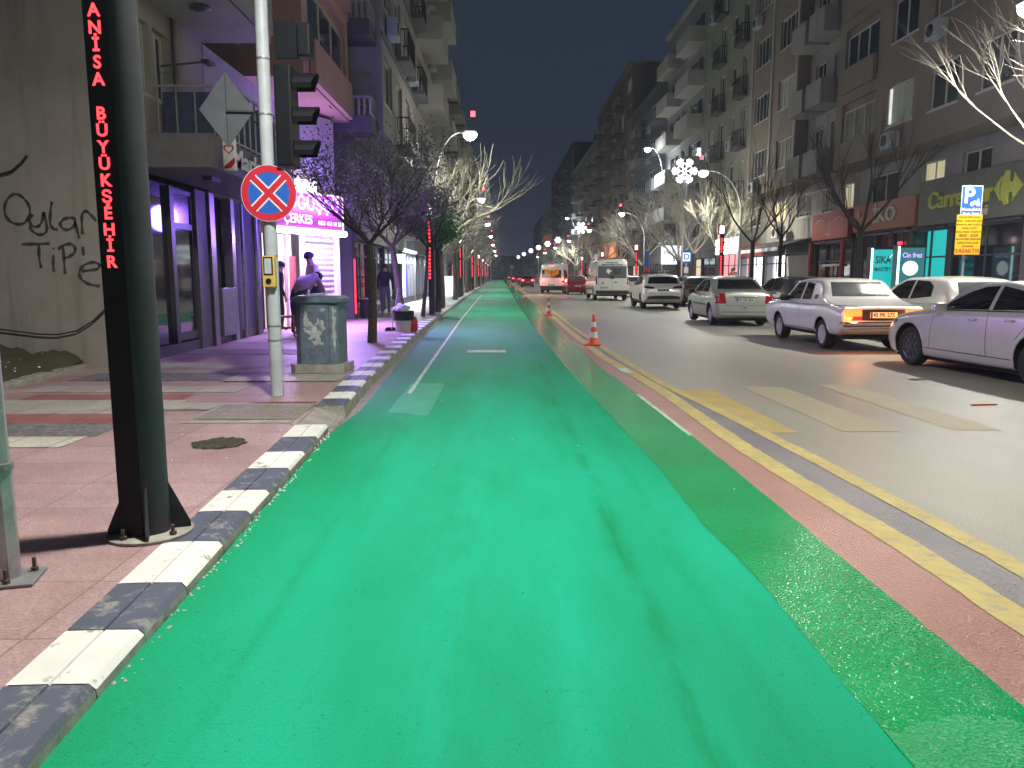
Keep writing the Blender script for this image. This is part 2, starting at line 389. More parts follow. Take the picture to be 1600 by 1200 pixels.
def dup(root, loc, rotz=None, label=None, scale=None):
    r = root.copy(); COL.objects.link(r); r.location = loc
    if rotz is not None: r.rotation_euler = (0, 0, rotz)
    if label: r['label'] = label
    if scale: r.scale = (scale,) * 3
    for ch in [o for o in bpy.data.objects if o.parent == root]:
        c = ch.copy(); COL.objects.link(c); c.parent = r
        for g in [o for o in bpy.data.objects if o.parent == ch]:
            d = g.copy(); COL.objects.link(d); d.parent = c
    return r
FC = {}
def text_mesh(txt, size, ext=.01, bold=False, sx=1.0):
    cu = bpy.data.curves.new('t', 'FONT'); cu.body = txt; cu.size = size; cu.extrude = ext
    cu.align_x = 'CENTER'; cu.align_y = 'CENTER'; cu.resolution_u = 3
    if bold: cu.offset = size * .022
    o = bpy.data.objects.new('t', cu); COL.objects.link(o)
    bpy.context.view_layer.update()
    me = bpy.data.meshes.new_from_object(o.evaluated_get(bpy.context.evaluated_depsgraph_get()))
    bpy.data.objects.remove(o); bpy.data.curves.remove(cu)
    for v in me.vertices: v.co = (v.co.x * sx, -v.co.z, v.co.y)      # stands up, faces -y
    me.materials.clear(); return me
def text(txt, size, mat, parent, loc, name='lettering', rotz=0, ext=.008, bold=True, sx=1.0, fit=None):
    me = text_mesh(txt, size, ext, bold, sx)
    if fit:
        xs = [v.co.x for v in me.vertices]; k = fit / (max(xs) - min(xs))
        for v in me.vertices: v.co.x *= k
    me.materials.append(MATS[mat]); me.name = name
    return link(name, me, parent, loc, (0, 0, rotz))
def ribbon(mb, pts, w, fixed, eps, axis='y', m=0):
    """flat brush stroke on a plane across the axis"""
    n = len(pts); vs = []; w0 = w
    for i, p in enumerate(pts):
        w = w0 * (1 + .28 * sin(i * .9 + len(pts)) ); a = pts[max(i - 1, 0)]; b = pts[min(i + 1, n - 1)]; d = Vector((b[0] - a[0], b[1] - a[1])); d = d.normalized() if d.length else Vector((1, 0))
        q = Vector((-d.y, d.x)) * w / 2
        for sgn in (1, -1):
            u = (p[0] + q.x * sgn, p[1] + q.y * sgn)
            vs.append((u[0], fixed - eps, u[1]) if axis == 'y' else (fixed - eps, u[0], u[1]))
    mb.add(vs, [(2 * i, 2 * i + 1, 2 * i + 3, 2 * i + 2) for i in range(n - 1)], m)
def smooth_line(p, k=4):
    out = []
    for i in range(len(p) - 1):
        p0 = Vector(p[max(i - 1, 0)]); p1 = Vector(p[i]); p2 = Vector(p[i + 1]); p3 = Vector(p[min(i + 2, len(p) - 1)])
        for j in range(k):
            t = j / k
            out.append(tuple(.5 * ((2 * p1) + (-p0 + p2) * t + (2 * p0 - 5 * p1 + 4 * p2 - p3) * t * t + (-p0 + 3 * p1 - 3 * p2 + p3) * t ** 3)))
    out.append(tuple(p[-1])); return out
def interp(tab, y):
    if y <= tab[0][0]: return tab[0][1]
    for (a, u), (b, v) in zip(tab, tab[1:]):
        if y <= b: return u + (v - u) * (y - a) / (b - a)
    return tab[-1][1]
# ------------------------------------------------------------------ ground, road, lane, kerbs, pavements
struct(MB().add([(-64, -20, -.02), (64, -20, -.02), (64, 455, -.02), (-64, 455, -.02)], [(0, 1, 2, 3)]).build('ground', 'asphalt'))
KX = [(-8, -1.1), (0, -1.25), (2.5, -1.36), (4, -1.44), (6, -1.53), (7, -1.59), (9.8, -1.75), (13.8, -1.88), (18, -2.0), (25, -2.1), (45, -2.3), (70, -2.4), (420, -2.5)]
GL = [(-8, -1.1), (2.5, -1.36), (6.5, -1.53), (8, -1.56), (9.5, -1.6), (12, -1.71), (16.5, -1.86), (25, -2.02), (45, -2.26), (70, -2.38), (420, -2.47)]
GR = [(-8, 1.84), (2.7, 1.82), (7, 1.79), (9.6, 1.73), (12.3, 1.63), (19, 1.57), (31, 1.69), (60, 1.72), (420, 1.72)]
WS = [(-8, 1.26), (2.6, 1.26), (3.75, 1.27), (4.4, 1.22), (5.9, 1.23), (12.3, 1.06), (21, .97), (37, .86), (420, .8)]
Y1 = [(-8, 2.32), (4.07, 2.26), (5.1, 2.19), (6.6, 2.12), (10, 2.1), (14, 1.88), (20, 1.84), (31, 1.92), (420, 1.98)]
Y2 = [(-8, 2.80), (4, 2.66), (6.2, 2.56), (8, 2.45), (10.2, 2.27), (12, 2.19), (15.8, 2.12), (22, 2.08), (31, 2.14), (420, 2.2)]
ys = []; y = -4.0
while y < 420: ys.append(y); y += .12 if y < 14 else (.5 if y < 40 else (3 if y < 120 else 20))
def lift(x, q):
    f = min(1, max(0, (-.62 - x) / .78)); g = min(1, max(0, (8.4 - q) / 1.6)); return .088 * f * f * (3 - 2 * f) * g
def strip(name, L, R, z, mat, y0=-4, y1=420, wob=0.0, cols=3, zf=None):
    mb = MB(); vs = []; Y = [q for q in ys if y0 <= q <= y1]
    for q in Y:
        a = L(q) + random.uniform(-wob, wob); b = R(q) + random.uniform(-wob, wob)
        vs += [(a + (b - a) * i / cols, q, z + (zf(a + (b - a) * i / cols, q) if zf else 0)) for i in range(cols + 1)]
    n = cols + 1
    fs = [(i * n + j, i * n + j + 1, (i + 1) * n + j + 1, (i + 1) * n + j) for i in range(len(Y) - 1) for j in range(cols)]
    return struct(mb.add(vs, fs).build(name, mat))
I = lambda T, d=0.: (lambda q: interp(T, q) + d)
strip('road', I(KX, -.05), lambda q: 10.62, 0.0, 'asphalt')
strip('gutter', I(KX, -.02), I(GL, .12), .004, 'gutter', 6.6, 60)
strip('green_lane', I(GL), I(WS, .01), .008, 'green_paint', wob=.004, cols=22, zf=lift)
strip('green_lane', I(WS), I(GR), .0105, 'wet_green', wob=.006)
mb = MB(); n = 30; vs = []
for i in range(n + 1):
    x = 1.262 + .558 * i / n; vs += [(x, -4, .0125), (x, 2.37 + .05 * sin(x * 9) + random.uniform(-.02, .02), .0125)]
struct(mb.add(vs, [(2 * i, 2 * i + 2, 2 * i + 3, 2 * i + 1) for i in range(n)]).build('green_lane', 'wet_pale'))
strip('white_road_line', lambda q: interp(GR, q) - .035, lambda q: interp(GR, q) + .012, .0135, 'white_line', 7.0, 9.6, wob=.003)
strip('red_road_strip', I(GR), I(Y1, -.08), .006, 'red_strip', wob=.004)
strip('yellow_road_line', I(Y1, -.09), I(Y1, .09), .010, 'yellow_line', wob=.007)
strip('grey_road_strip', I(Y1, .085), I(Y2, -.06), .006, 'grey_strip')
strip('yellow_road_line', I(Y2, -.07), I(Y2, .07), .010, 'yellow_line', wob=.007)
strip('white_road_line', lambda q: interp([(9.6, -1.17), (26, -1.36), (60, -1.5)], q) - .028, lambda q: interp([(9.6, -1.17), (26, -1.36), (60, -1.5)], q) + .028, .013, 'white_line', 9.6, 60, wob=.004)
def sheet(name, x0, x1, y0, y1, z, mat, sk=0.):
    return struct(MB().add([(x0, y0, z), (x1, y0, z), (x1 + sk, y1, z), (x0 + sk, y1, z)], [(0, 1, 2, 3)]).build(name, mat))
sheet('crossing_bar', 2.36, 2.86, 7.2, 10.0, .003, 'yellow_bar', -.07)
sheet('crossing_bar', 3.3, 3.86, 7.25, 10.25, .003, 'yellow_faint', -.04)
sheet('crossing_bar', 4.40, 4.88, 7.3, 10.45, .003, 'yellow_faint', -.04)
sheet('white_road_patch', -.67, .09, 14.85, 15.35, .016, 'white_line')
sheet('white_road_patch', 1.86, 2.02, 11.7, 12.3, .016, 'white_line')
m_paint('pale_green', (.05, .42, .26), (.02, .36, .18), .3, .6, 5)
sheet('faint_crossing_bar', -1.25, -.78, 8.1, 10.6, .0125, 'pale_green')

# left kerb: painted blocks half a metre long, a dropped stretch between 6.95 and 7.9
kb = MB()
def kerb_block(mb, q0, q1, zt, m):
    g = .004; q0 += g; q1 -= g
    a, b = interp(KX, q0), interp(KX, q1); j = random.uniform(-.006, .006)
    def row(x, q): return [(x - .30, q, zt - .004), (x - .158, q, zt), (x - .152, q, zt - .014), (x - .146, q, zt), (x - .02 + j, q, zt), (x, q, zt - .022), (x + .012, q, 0)]
    A, B = row(a, q0), row(b, q1); n = len(A)
    mb.add(A + B, [(i, i + 1, n + i + 1, n + i) for i in range(n - 1)] + [tuple(range(n)), tuple(range(2 * n - 1, n - 1, -1))],
           [m] * (n - 2) + [2] + [2, 2])
KB = [-3.1, -2.6, -2.1, -1.6, -1.1, -.6, -.1, .4, .9, 1.42, 1.93, 2.415, 2.818, 3.272, 3.812, 4.321, 4.764, 5.322, 5.842, 6.391, 6.927, 7.43, 7.93]
while KB[-1] < 160: KB.append(KB[-1] + (.5 if KB[-1] < 60 else 2.5))
for k in range(len(KB) - 1):
    if 6.9 <= KB[k] < 7.9: kerb_block(kb, KB[k], KB[k + 1], .05, 2)
    else: kerb_block(kb, KB[k], KB[k + 1], .15, k % 2)
struct(kb.build('kerb', ['kerb_navy', 'kerb_white', 'kerb_face']))
def LX(q): return interp(KX, q) - .29
strip('pavement_left', lambda q: -26.0, LX, .146, 'pink_tiles', -4, 24)
strip('pavement_left', lambda q: -26.0, LX, .146, 'plain_pavers', 23.5, 420)
def band(x0, x1, y0, y1, mat, z=.151): sheet('paving_band', x0, x1, y0, y1, z, mat)
band(-6.0, -3.5, 6.0, 6.42, 'white_tiles'); band(-6.0, -3.45, 6.42, 7.02, 'cobbles')
band(-6.0, -3.30, 7.02, 7.5, 'red_tiles', .1515); band(-6.0, -3.42, 7.5, 8.35, 'beige_tiles')
band(-4.2, -2.95, 7.7, 8.1, 'beige_tiles', .155); band(-5.3, -3.5, 8.35, 8.75, 'red_tiles'); band(-5.6, -3.1, 8.9, 9.4, 'beige_tiles')
band(-5.6, -2.9, 9.9, 10.7, 'cobbles'); band(-5.6, -3.4, 11.3, 11.9, 'beige_tiles'); band(-5.6, -3.0, 13.2, 14.2, 'cobbles')
band(-5.6, -2.4, 15.6, 16.3, 'beige_tiles'); band(-5.6, -2.4, 18.0, 19.0, 'beige_tiles')
band(-2.95, -1.95, 7.0, 8.1, 'concrete')
struct(MB().add([(interp(KX, 6.93) - .34, 6.93, .154), (interp(KX, 7.95) - .34, 7.95, .154), (interp(KX, 7.95) - .04, 7.95, .056), (interp(KX, 6.93) - .04, 6.93, .056)], [(0, 3, 2, 1)]).build('ramp', 'concrete'))
m_tiles('gravel_mix', (.30, .27, .24), (.40, .36, .32), (.2, .18, .16), .05, .05, .7, .5)
band(-2.9, -1.95, 7.15, 8.0, 'gravel_mix', .156); band(-2.65, -1.98, 8.12, 8.2, 'red_tiles', .156)
band(-3.6, -2.1, 9.8, 10.5, 'beige_tiles', .157)
# kerb of the planting strip by the wall, the mound and the hole
mb = MB()
for i in range(26):
    q0 = 5.0 + i * .24; w_ = random.uniform(-.02, .02)
    mb.bbox(-6.15 + w_, -5.98 + w_, q0, q0 + .236, .1, .21 + random.uniform(-.015, .015), .015)
struct(mb.build('planting_kerb', 'concrete'))
def hz(x, y):
    t = min(1, max(0, (-6.1 - x) / 1.6)); s = min(1, max(0, (y - 6.5) / 4.8))
    return .155 + .36 * s * (t ** .7) + .08 * t + .05 * sin(x * 3.1 + y * 2.3) * t + .04 * sin(x * 7.7 - y * 5.1) * t + (.14 * max(0, 1 - ((x + 6.35) ** 2 * 5 + (y - 11.2) ** 2 * 3)))
mb = MB(); nx, ny = 60, 50; vs = [(-6.1 - 8 * (i / nx) ** 1.4, 5 + 6.3 * j / ny, 0) for j in range(ny + 1) for i in range(nx + 1)]
vs = [(x, y, hz(x, y) + random.uniform(-.012, .012) + .03 * sin(x * 31 + 3 * sin(y * 9)) * sin(y * 27 + 2 * sin(x * 13)) * min(1, (-6.1 - x) * 3)) for x, y, z in vs]
mb.add(vs, [(j * (nx + 1) + i, j * (nx + 1) + i + 1, (j + 1) * (nx + 1) + i + 1, (j + 1) * (nx + 1) + i) for j in range(ny) for i in range(nx)])
struct(mb.build('soil_mound', 'soil', smooth=60))
mb = MB()
for i in range(150):
    x = random.uniform(-9.5, -6.2); y = random.uniform(7.5, 11.1); r = random.uniform(.008, .03); z = hz(x, y)
    a = random.uniform(0, 3); c, s_ = cos(a) * r, sin(a) * r
    mb.add([(x - c, y - s_, z), (x + s_, y - c * .6, z + .01), (x + c, y + s_, z + .012), (x - s_, y + c * .6, z + .02), (x, y, z + r * .9)],
           [(0, 1, 4), (1, 2, 4), (2, 3, 4), (3, 0, 4)], random.choice([0, 0, 1, 2]))
o = mb.build('litter', ['sack', 'concrete', 'rust']); o['kind'] = 'stuff'; o['label'] = 'scraps of litter and stones on the soil mound by the wall'
mb = MB(); n = 28; hx, hy = onz(343, 693, .15)[:2]; vs = [(hx, hy, .158)]
for r, z in ((.45, .157), (.85, .158), (1.0, .149)):
    vs += [(hx + .21 * r * cos(2 * pi * i / n) * (1 + .12 * sin(i * 2.3)), hy + .20 * r * sin(2 * pi * i / n) * (1 + .1 * cos(i * 3.1)), z + random.uniform(0, .012)) for i in range(n)]
fs = [(0, 1 + i, 1 + (i + 1) % n) for i in range(n)] + [(1 + k * n + i, 1 + k * n + (i + 1) % n, 1 + (k + 1) * n + (i + 1) % n, 1 + (k + 1) * n + i) for k in range(2) for i in range(n)]
struct(mb.add(vs, fs).build('soil_patch', 'hole'))
mb = MB()
for i in range(120):
    q = random.uniform(2.5, 6.8); x = interp(KX, q) + random.uniform(.012, .06); r = random.uniform(.003, .011)
    z = .009 + lift(x, q); mb.add([(x - r, q, z), (x, q - r, z), (x + r, q, z), (x, q + r, z), (x, q, z + r)], [(0, 1, 4), (1, 2, 4), (2, 3, 4), (3, 0, 4)])
for i in range(60):
    x = random.uniform(-3.2, -1.9); q = random.uniform(2.4, 8); r = random.uniform(.004, .012)
    mb.add([(x - r, q, .152), (x, q - r * .6, .152), (x + r, q, .152), (x, q + r * .6, .152), (x, q, .152 + r)], [(0, 1, 4), (1, 2, 4), (2, 3, 4), (3, 0, 4)])
for i in range(40):
    x = random.uniform(-1.2, 5); q = random.uniform(3, 14); r = random.uniform(.003, .009)
    mb.add([(x - r, q, .012), (x, q - r, .012), (x + r, q, .012), (x, q + r, .012), (x, q, .012 + r)], [(0, 1, 4), (1, 2, 4), (2, 3, 4), (3, 0, 4)])
o = mb.build('grit', 'sack'); o['kind'] = 'stuff'; o['label'] = 'pale grit along the foot of the kerb'
# right kerb and pavement
mb = MB()
q = 4.0; k = 0
while q < 200:
    L = 1.0 if q < 60 else 5; mb.add([(10.6, q + .005, 0), (10.6, q + L, 0), (10.62, q + .005, .15), (10.62, q + L, .15), (10.85, q + .005, .15), (10.85, q + L, .15)], [(0, 1, 3, 2), (2, 3, 5, 4)], k % 2); q += L; k += 1
struct(mb.build('kerb_right', ['kerb_navy', 'kerb_white']))
strip('pavement_right', lambda q: 10.84, lambda q: 30.0, .146, 'plain_pavers', -4, 420)

# ------------------------------------------------------------------ buildings
WC = {}
def window(root, x0, x1, z0, z1, y, n=2, frame='frame_white', pane='pane_dark', sill=True, hb=None, name='window'):
    """frame (part) and pane (sub-part); local frame: facade faces -y"""
    key = (round(x1 - x0, 2), round(z1 - z0, 2), n, frame, pane, sill)
    if key not in WC:
        W, H = x1 - x0, z1 - z0; f = MB(); t = .06
        f.box(0, W, -.0, .07, 0, t); f.box(0, W, -.0, .07, H - t, H); f.box(0, t, .0, .07, t, H - t); f.box(W - t, W, .0, .07, t, H - t)
        for i in range(1, n): f.box(W * i / n - .035, W * i / n + .035, .005, .065, t, H - t)
        if sill: f.box(-.08, W + .08, -.10, -.001, -.07, -.0)
        p = MB().box(t, W - t, .03, .045, t, H - t)
        fo = f.build(name, frame); po = p.build('pane', pane)
        WC[key] = (fo.data, po.data); bpy.data.objects.remove(fo); bpy.data.objects.remove(po)
    fm, pmh = WC[key]
    o = link(name, fm, root, (x0, y, z0)); link('pane', pmh, o); return o
def wall_grid(mb, x0, x1, z0, z1, y, holes, depth=.16, m=0):
    xs = sorted(set([x0, x1] + [h for a in holes for h in a[:2]])); zs = sorted(set([z0, z1] + [h for a in holes for h in a[2:4]]))
    xs = [v for v in xs if x0 <= v <= x1]; zs = [v for v in zs if z0 <= v <= z1]
    for i in range(len(xs) - 1):
        for j in range(len(zs) - 1):
            cx, cz = (xs[i] + xs[i + 1]) / 2, (zs[j] + zs[j + 1]) / 2
            if any(a < cx < b and c < cz < d for a, b, c, d in holes): continue
            mb.add([(xs[i], y, zs[j]), (xs[i + 1], y, zs[j]), (xs[i + 1], y, zs[j + 1]), (xs[i], y, zs[j + 1])], [(0, 1, 2, 3)], m)
    for a, b, c, d in holes:
        e = y + depth
        mb.add([(a, y, c), (b, y, c), (b, y, d), (a, y, d), (a, e, c), (b, e, c), (b, e, d), (a, e, d)],
               [(0, 4, 5, 1), (1, 5, 6, 2), (2, 6, 7, 3), (3, 7, 4, 0), (4, 7, 6, 5)], m)
def rails(name, root, x0, x1, y0, y1, z, h=.95, mat='railing', step=.12, ends=True):
    mb = MB(); r = .012
    mb.box(x0, x1, y0 - .02, y0 + .02, z + h - .04, z + h); mb.box(x0, x1, y0 - .012, y0 + .012, z + .06, z + .09)
    n = max(2, int((x1 - x0) / step))
    for i in range(n + 1):
        x = x0 + (x1 - x0) * i / n; mb.box(x - r, x + r, y0 - r, y0 + r, z, z + h - .045)
    if ends:
        for x in (x0, x1):
            mb.box(x - .015, x + .015, y0 + .022, y1, z + h - .04, z + h); n = max(1, int((y1 - y0) / step))
            for i in range(1, n + 1):
                yy = y0 + (y1 - y0) * i / n - .02; mb.box(x - r, x + r, yy - r, yy + r, z, z + h - .045)
    return mb.build(name, mat, root)
LITW = []; ACM = []
def ac_unit(root, x, z, y):
    if not ACM:
        a = MB().bbox(0, .8, -.32, 0, 0, .55, .02).build('air_conditioner', 'pole_white'); b = MB().lathe([(.19, -.335), (.20, -.322), (.05, -.322), (.001, -.335)], (.3, 0, .28), 14, 'y').build('fan_grille', 'dark_plastic')
        ACM.extend([a.data, b.data]); bpy.data.objects.remove(a); bpy.data.objects.remove(b)
    o = link('air_conditioner', ACM[0], root, (x, y - .05, z)); link('fan_grille', ACM[1], o)
def building(name, label, side, X, Ya, Yb, H, wall='cream_wall', bays=(), lower=(), zb=5.8, zg=3.3, ov=1.3, fh=2.85, depth=10, low_wall=None, ovx=None, frame='frame_white',
             seed=1, parapet=.5, lit={}, group=None, trim=None):
    """bays: (x0,x1,kind) in metres along the facade, repeated on every storey above zb; lower: the storey between shop and overhang"""
    rnd = random.Random(seed); L = Yb - Ya
    root = thing(name, label, 'building', (X, Yb if side > 0 else Ya, 0), -pi / 2 if side > 0 else pi / 2, group)
    if side > 0: fl = lambda a, b: (L - b, L - a)          # bays are given from the near end
    else: fl = lambda a, b: (a, b)
    # lower block
    mb = MB(); holes = []
    for a, b, kind in lower:
        a, b = fl(a, b); holes.append((a, b, zg + 1.05, zb - .35) if kind != 'd' else (a, b, zg + .15, zb - .35))
    wall_grid(mb, 0, L, zg, zb, 0, holes)
    mb.add([(0, 0, 0), (0, 0, zb), (0, depth, zb), (0, depth, 0)], [(0, 1, 2, 3)]); mb.add([(L, 0, 0), (L, 0, zb), (L, depth, zb), (L, depth, 0)], [(0, 1, 2, 3)])
    for h, (a, b, kind) in zip(holes, lower):
        window(root, h[0] + .01, h[1] - .01, h[2] + .01, h[3] - .01, .09, 2 if kind in 'wl' else 1, frame, 'pane_lit' if kind == 'l' else 'pane_dark')
    mb.build('lower_wall', low_wall or wall, root, recalc=False)
    # upper block
    nf = int((H - zb) / fh); mb = MB(); holes = []; yv = -ov; a0, a1 = ovx if ovx else (0, L)
    bal = []
    for f in range(nf):
        z = zb + f * fh
        for k, (a, b, kind) in enumerate(bays):
            a, b = fl(a, b)
            if kind in 'wW': holes.append((a, b, z + .95, z + 2.35)); bal.append((kind, a, b, z, f, k))
            elif kind == 's': holes.append((a, b, z + 1.15, z + 2.25)); bal.append((kind, a, b, z, f, k))
            elif kind == 'r': holes.append((a, b, z + .02, z + fh - .35)); bal.append((kind, a, b, z, f, k))
            elif kind in 'pPq': holes.append((a + .25, b - .25, z + .12, z + 2.3)); bal.append((kind, a, b, z, f, k))
    zt = zb + nf * fh
    rec = [h for h, q in zip(holes, bal) if q[0] == 'r']; oth = [h for h, q in zip(holes, bal) if q[0] != 'r']
    wall_grid(mb, a0, a1, zb, zt + parapet, yv, oth + rec, .16)
    # soffit, ends, roof
    mb.add([(a0, yv, zb), (a1, yv, zb), (a1, .0, zb), (a0, .0, zb)], [(0, 3, 2, 1)])
    mb.add([(a0, yv, zb), (a0, yv, zt + parapet), (a0, depth, zt + parapet), (a0, depth, zb)], [(0, 1, 2, 3)])
    mb.add([(a1, yv, zb), (a1, yv, zt + parapet), (a1, depth, zt + parapet), (a1, depth, zb)], [(0, 1, 2, 3)])
    mb.build('upper_wall', wall, root, recalc=False)
    MB().box(a0 - .25, a1 + .25, yv - .3, depth, zt + parapet + .002, zt + parapet + .22).build('roof', trim or wall, root)
    if trim:
        for f in range(1, nf): MB().box(a0, a1, yv - .05, yv - .002, zb + f * fh - .12, zb + f * fh + .06).build('floor_band', trim, root)
    for (kind, a, b, z, f, k) in bal:
        pane = lit.get((f, k)) or rnd.choice(['pane_dark'] * 4 + ['pane_grey', 'pane_grey', 'pane_curtain', 'pane_curtain', 'pane_dim'])
        if kind in 'wWs' and rnd.random() < .28 and (side > 0 or f < 4): ac_unit(root, a + rnd.uniform(0, .6), z + rnd.uniform(.1, .25), yv)
        if kind == 'w': window(root, a + .01, b - .01, z + .96, z + 2.34, yv + .09, 2, frame, pane)
        elif kind == 'W': window(root, a + .01, b - .01, z + .96, z + 2.34, yv + .09, 4, frame, pane)
        elif kind == 's': window(root, a + .01, b - .01, z + 1.16, z + 2.24, yv + .09, 1, frame, pane)
        elif kind == 'r':
            window(root, a + .1, b - .1, z + .2, z + 2.2, yv + .08, 3, frame, pane, sill=False, name='balcony_door')
            p = MB().box(a, b, yv - .16, yv - .02, z + .02, z + .95).build('balcony', trim or wall, root)
        else:
            pr = 1.1 if kind != 'q' else .5
            window(root, a + .27, b - .27, z + .13, z + 2.28, yv + .09, 2, frame, pane, sill=False, name='balcony_door')
            s = MB().box(a, b, yv - pr, yv - .003, z - .02, z + .12)
            if kind == 'P':
                s.box(a, b, yv - pr, yv - pr + .1, z + .122, z + 1.0); s.box(a, a + .1, yv - pr + .102, yv - .003, z + .122, z + 1.0); s.box(b - .1, b, yv - pr + .102, yv - .003, z + .122, z + 1.0)
                s.build('balcony', trim or wall, root)
            else:
                so = s.build('balcony', 'slab_dark' if not trim else trim, root)
                rails('railing', so, a + .03, b - .03, yv - pr + .04, yv - .03, z + .12, .9, 'railing' if kind == 'p' else 'railing_dark', .14)
    return root
# ------------------------------------------------------------------ shopfronts (parts of the buildings)
def shop(root, x0, x1, kind='dark', z1=2.75, fascia='fascia_grey', ftop=3.3, y=0., lamp=None):
    W = x1 - x0
    if kind == 'shutter':
        mb = MB(); n = 26
        prof = [(y + .06 + (.02 if i % 2 else 0), .05 + (z1 - .05) * i / n) for i in range(n + 1)]
        mb.add([(x0 + .1, a, b) for a, b in prof] + [(x1 - .1, a, b) for a, b in prof], [(i, i + 1, n + 2 + i, n + 1 + i) for i in range(n)])
        mb.build('shutter', 'shutter', root, recalc=False)
    else:
        im = {'dark': 'shop_dark', 'warm': 'interior_warm', 'white': 'interior_white', 'red': 'shop_red_lit', 'blue': 'interior_blue', 'cyan': 'cyan_lit'}[kind]
        MB().box(x0 + .05, x1 - .05, y + (.30 if kind == 'dark' else .5), y + .9, .15, z1).build('interior', im, root)
        n = max(2, int(W / 1.3)); mb = MB()
        for i in range(n + 1): mb.box(x0 + W * i / n - .03, x0 + W * i / n + .03, y + .04, y + .10, .15, z1)
        mb.box(x0 + .03, x1 - .03, y + .045, y + .095, z1 - .07, z1); mb.box(x0 + .03, x1 - .03, y + .045, y + .095, .15, .45); mb.box(x0 + .031, x1 - .031, y + .05, y + .09, 2.1, 2.16)
        mb.build('shop_frame', 'frame_dark', root)
        if kind == 'dark': MB().box(x0 + .05, x1 - .05, y + .065, y + .08, .451, z1 - .071).build('shop_window', 'shop_glass', root)
    MB().box(x0 - .1, x0 + .0, y - .04, y + .4, .14, ftop).build('pilaster', 'slab_dark', root); MB().box(x1, x1 + .1, y - .041, y + .4, .14, ftop).build('pilaster', 'slab_dark', root)
    MB().bbox(x0 + .001, x1 - .001, y - .14, y + .06, z1 + .002, ftop - .002, .015).build('fascia', fascia, root)

# ---- left side
B = building('apartment_building', 'nearest corner block on the left pavement with scrawled plaster end wall and dark shopfront', 'L' and -1, -5.6, 11.3, 15.2, 23, 'cream_wall',
             [(.3, 3.5, 'r')], [(.35, 1.65, 'w'), (1.8, 2.35, 'w')], ov=1.3, parapet=.5, seed=2)
NB = B
# graffiti end wall: a thick slab of its own that faces the viewer, with strokes
GY = 11.3
mb = MB().box(-26, -5.605, GY - .06, GY - .001, -.1, 24)
gw = mb.build('end_wall', 'old_plaster'); tag(gw, 'stained plaster gable wall with black handwriting above the soil mound', 'wall')
def gp(zx, zy): q = ony(zx / 4, 300 + zy / 4, GY - .06); return (q[0], q[2])
ST = [[(80, 15), (45, 50), (28, 110), (50, 170), (100, 200), (150, 195), (185, 150), (183, 90), (150, 40), (110, 15), (80, 15)],
      [(205, 140), (187, 175), (200, 212), (240, 215), (265, 180), (272, 125)], [(272, 125), (290, 190), (290, 248), (250, 268), (205, 245), (184, 212)],
      [(325, 60), (316, 130), (315, 200), (335, 230), (362, 235)], [(440, 160), (400, 170), (378, 200), (395, 230), (430, 235), (465, 210), (468, 170), (440, 160)],
      [(468, 180), (485, 250), (497, 290)], [(517, 265), (512, 190), (515, 138), (540, 120), (570, 145), (603, 183)],
      [(135, 328), (220, 325), (310, 322)], [(245, 328), (245, 400), (258, 475)], [(335, 392), (333, 450), (338, 498)], [(333, 352), (339, 358)],
      [(395, 340), (400, 420), (408, 512)], [(365, 360), (395, 335), (440, 325), (468, 345), (465, 380), (430, 405), (400, 415)], [(518, 340), (524, 398)],
      [(510, 495), (560, 490), (610, 480), (622, 455), (590, 440), (540, 450), (505, 480), (498, 520), (520, 555), (570, 580), (625, 588)]]
mb = MB()
for s_ in ST:
    pts = smooth_line([gp(*p) for p in s_], 5); ribbon(mb, pts, .040, GY - .06, .004)
mb.build('graffiti', 'graffiti', gw, recalc=False)
mb = MB()
pts = [ony(x, y_, GY - .12) for x, y_ in ((-20, 512), (20, 517), (60, 522), (90, 523), (120, 517), (145, 502), (168, 480))]
mb.tube([pts[i] for i in range(7)], .012, 6)
mb.build('cable', 'rubber', gw, smooth=True)
mb = MB(); pts = [ony(x, y_, GY - .1) for x, y_ in ((-10, 276), (18, 268), (34, 254), (42, 243))]; mb.tube(pts, .018, 6); mb.build('cable', 'rubber', gw, smooth=True)
# dark shopfront, canopy and terrace of the corner block (local x = Y - 11.3)
R = NB
MB().box(.02, .12, -.02, .12, .1, 3.08).build('shop_frame', 'frame_dark', R)
MB().box(.0, 8.2, .35, .9, .1, 3.1).build('interior', 'shop_dark', R)
MB().box(.13, 2.0, .05, .065, .35, 3.0).build('shop_window', 'shop_glass', R)
MB().box(.13, 6.3, -.02, .12, .14, .33).box(2.0, 2.12, -.03, .1, .34, 3.0).build('shop_frame', 'frame_dark', R)
d = MB().box(2.14, 2.22, .0, .07, .36, 2.98).box(2.95, 3.03, .0, .07, .36, 2.98).box(2.221, 2.949, .0, .07, 2.3, 2.4).box(2.221, 2.949, .0, .07, .36, .5).box(2.221, 2.949, .0, .07, 2.9, 2.98).build('door', 'frame_dark', R)
MB().box(2.222, 2.948, .025, .04, .5, 2.3).build('pane', 'shop_glass', d); MB().box(2.222, 2.948, .025, .04, 2.401, 2.899).build('pane', 'pane_grey', d)
MB().box(3.05, 3.55, -.05, .1, .14, 3.05).build('pilaster', 'fascia_grey', R)
MB().bbox(3.6, 3.85, -.10, .08, .14, 3.05, .01).bbox(4.75, 4.95, -.10, .08, .14, 3.05, .01).build('column', 'alu', R)
MB().box(3.86, 4.74, .12, .16, .14, 3.05).build('shop_window', 'shop_glass', R)
MB().bbox(3.95, 4.7, -.14, -.02, .3, 1.25, .01).build('metal_panel', 'steel_grey', R)
MB().box(4.98, 6.9, .0, .14, .14, 3.05).build('pilaster', 'slab_dark', R)
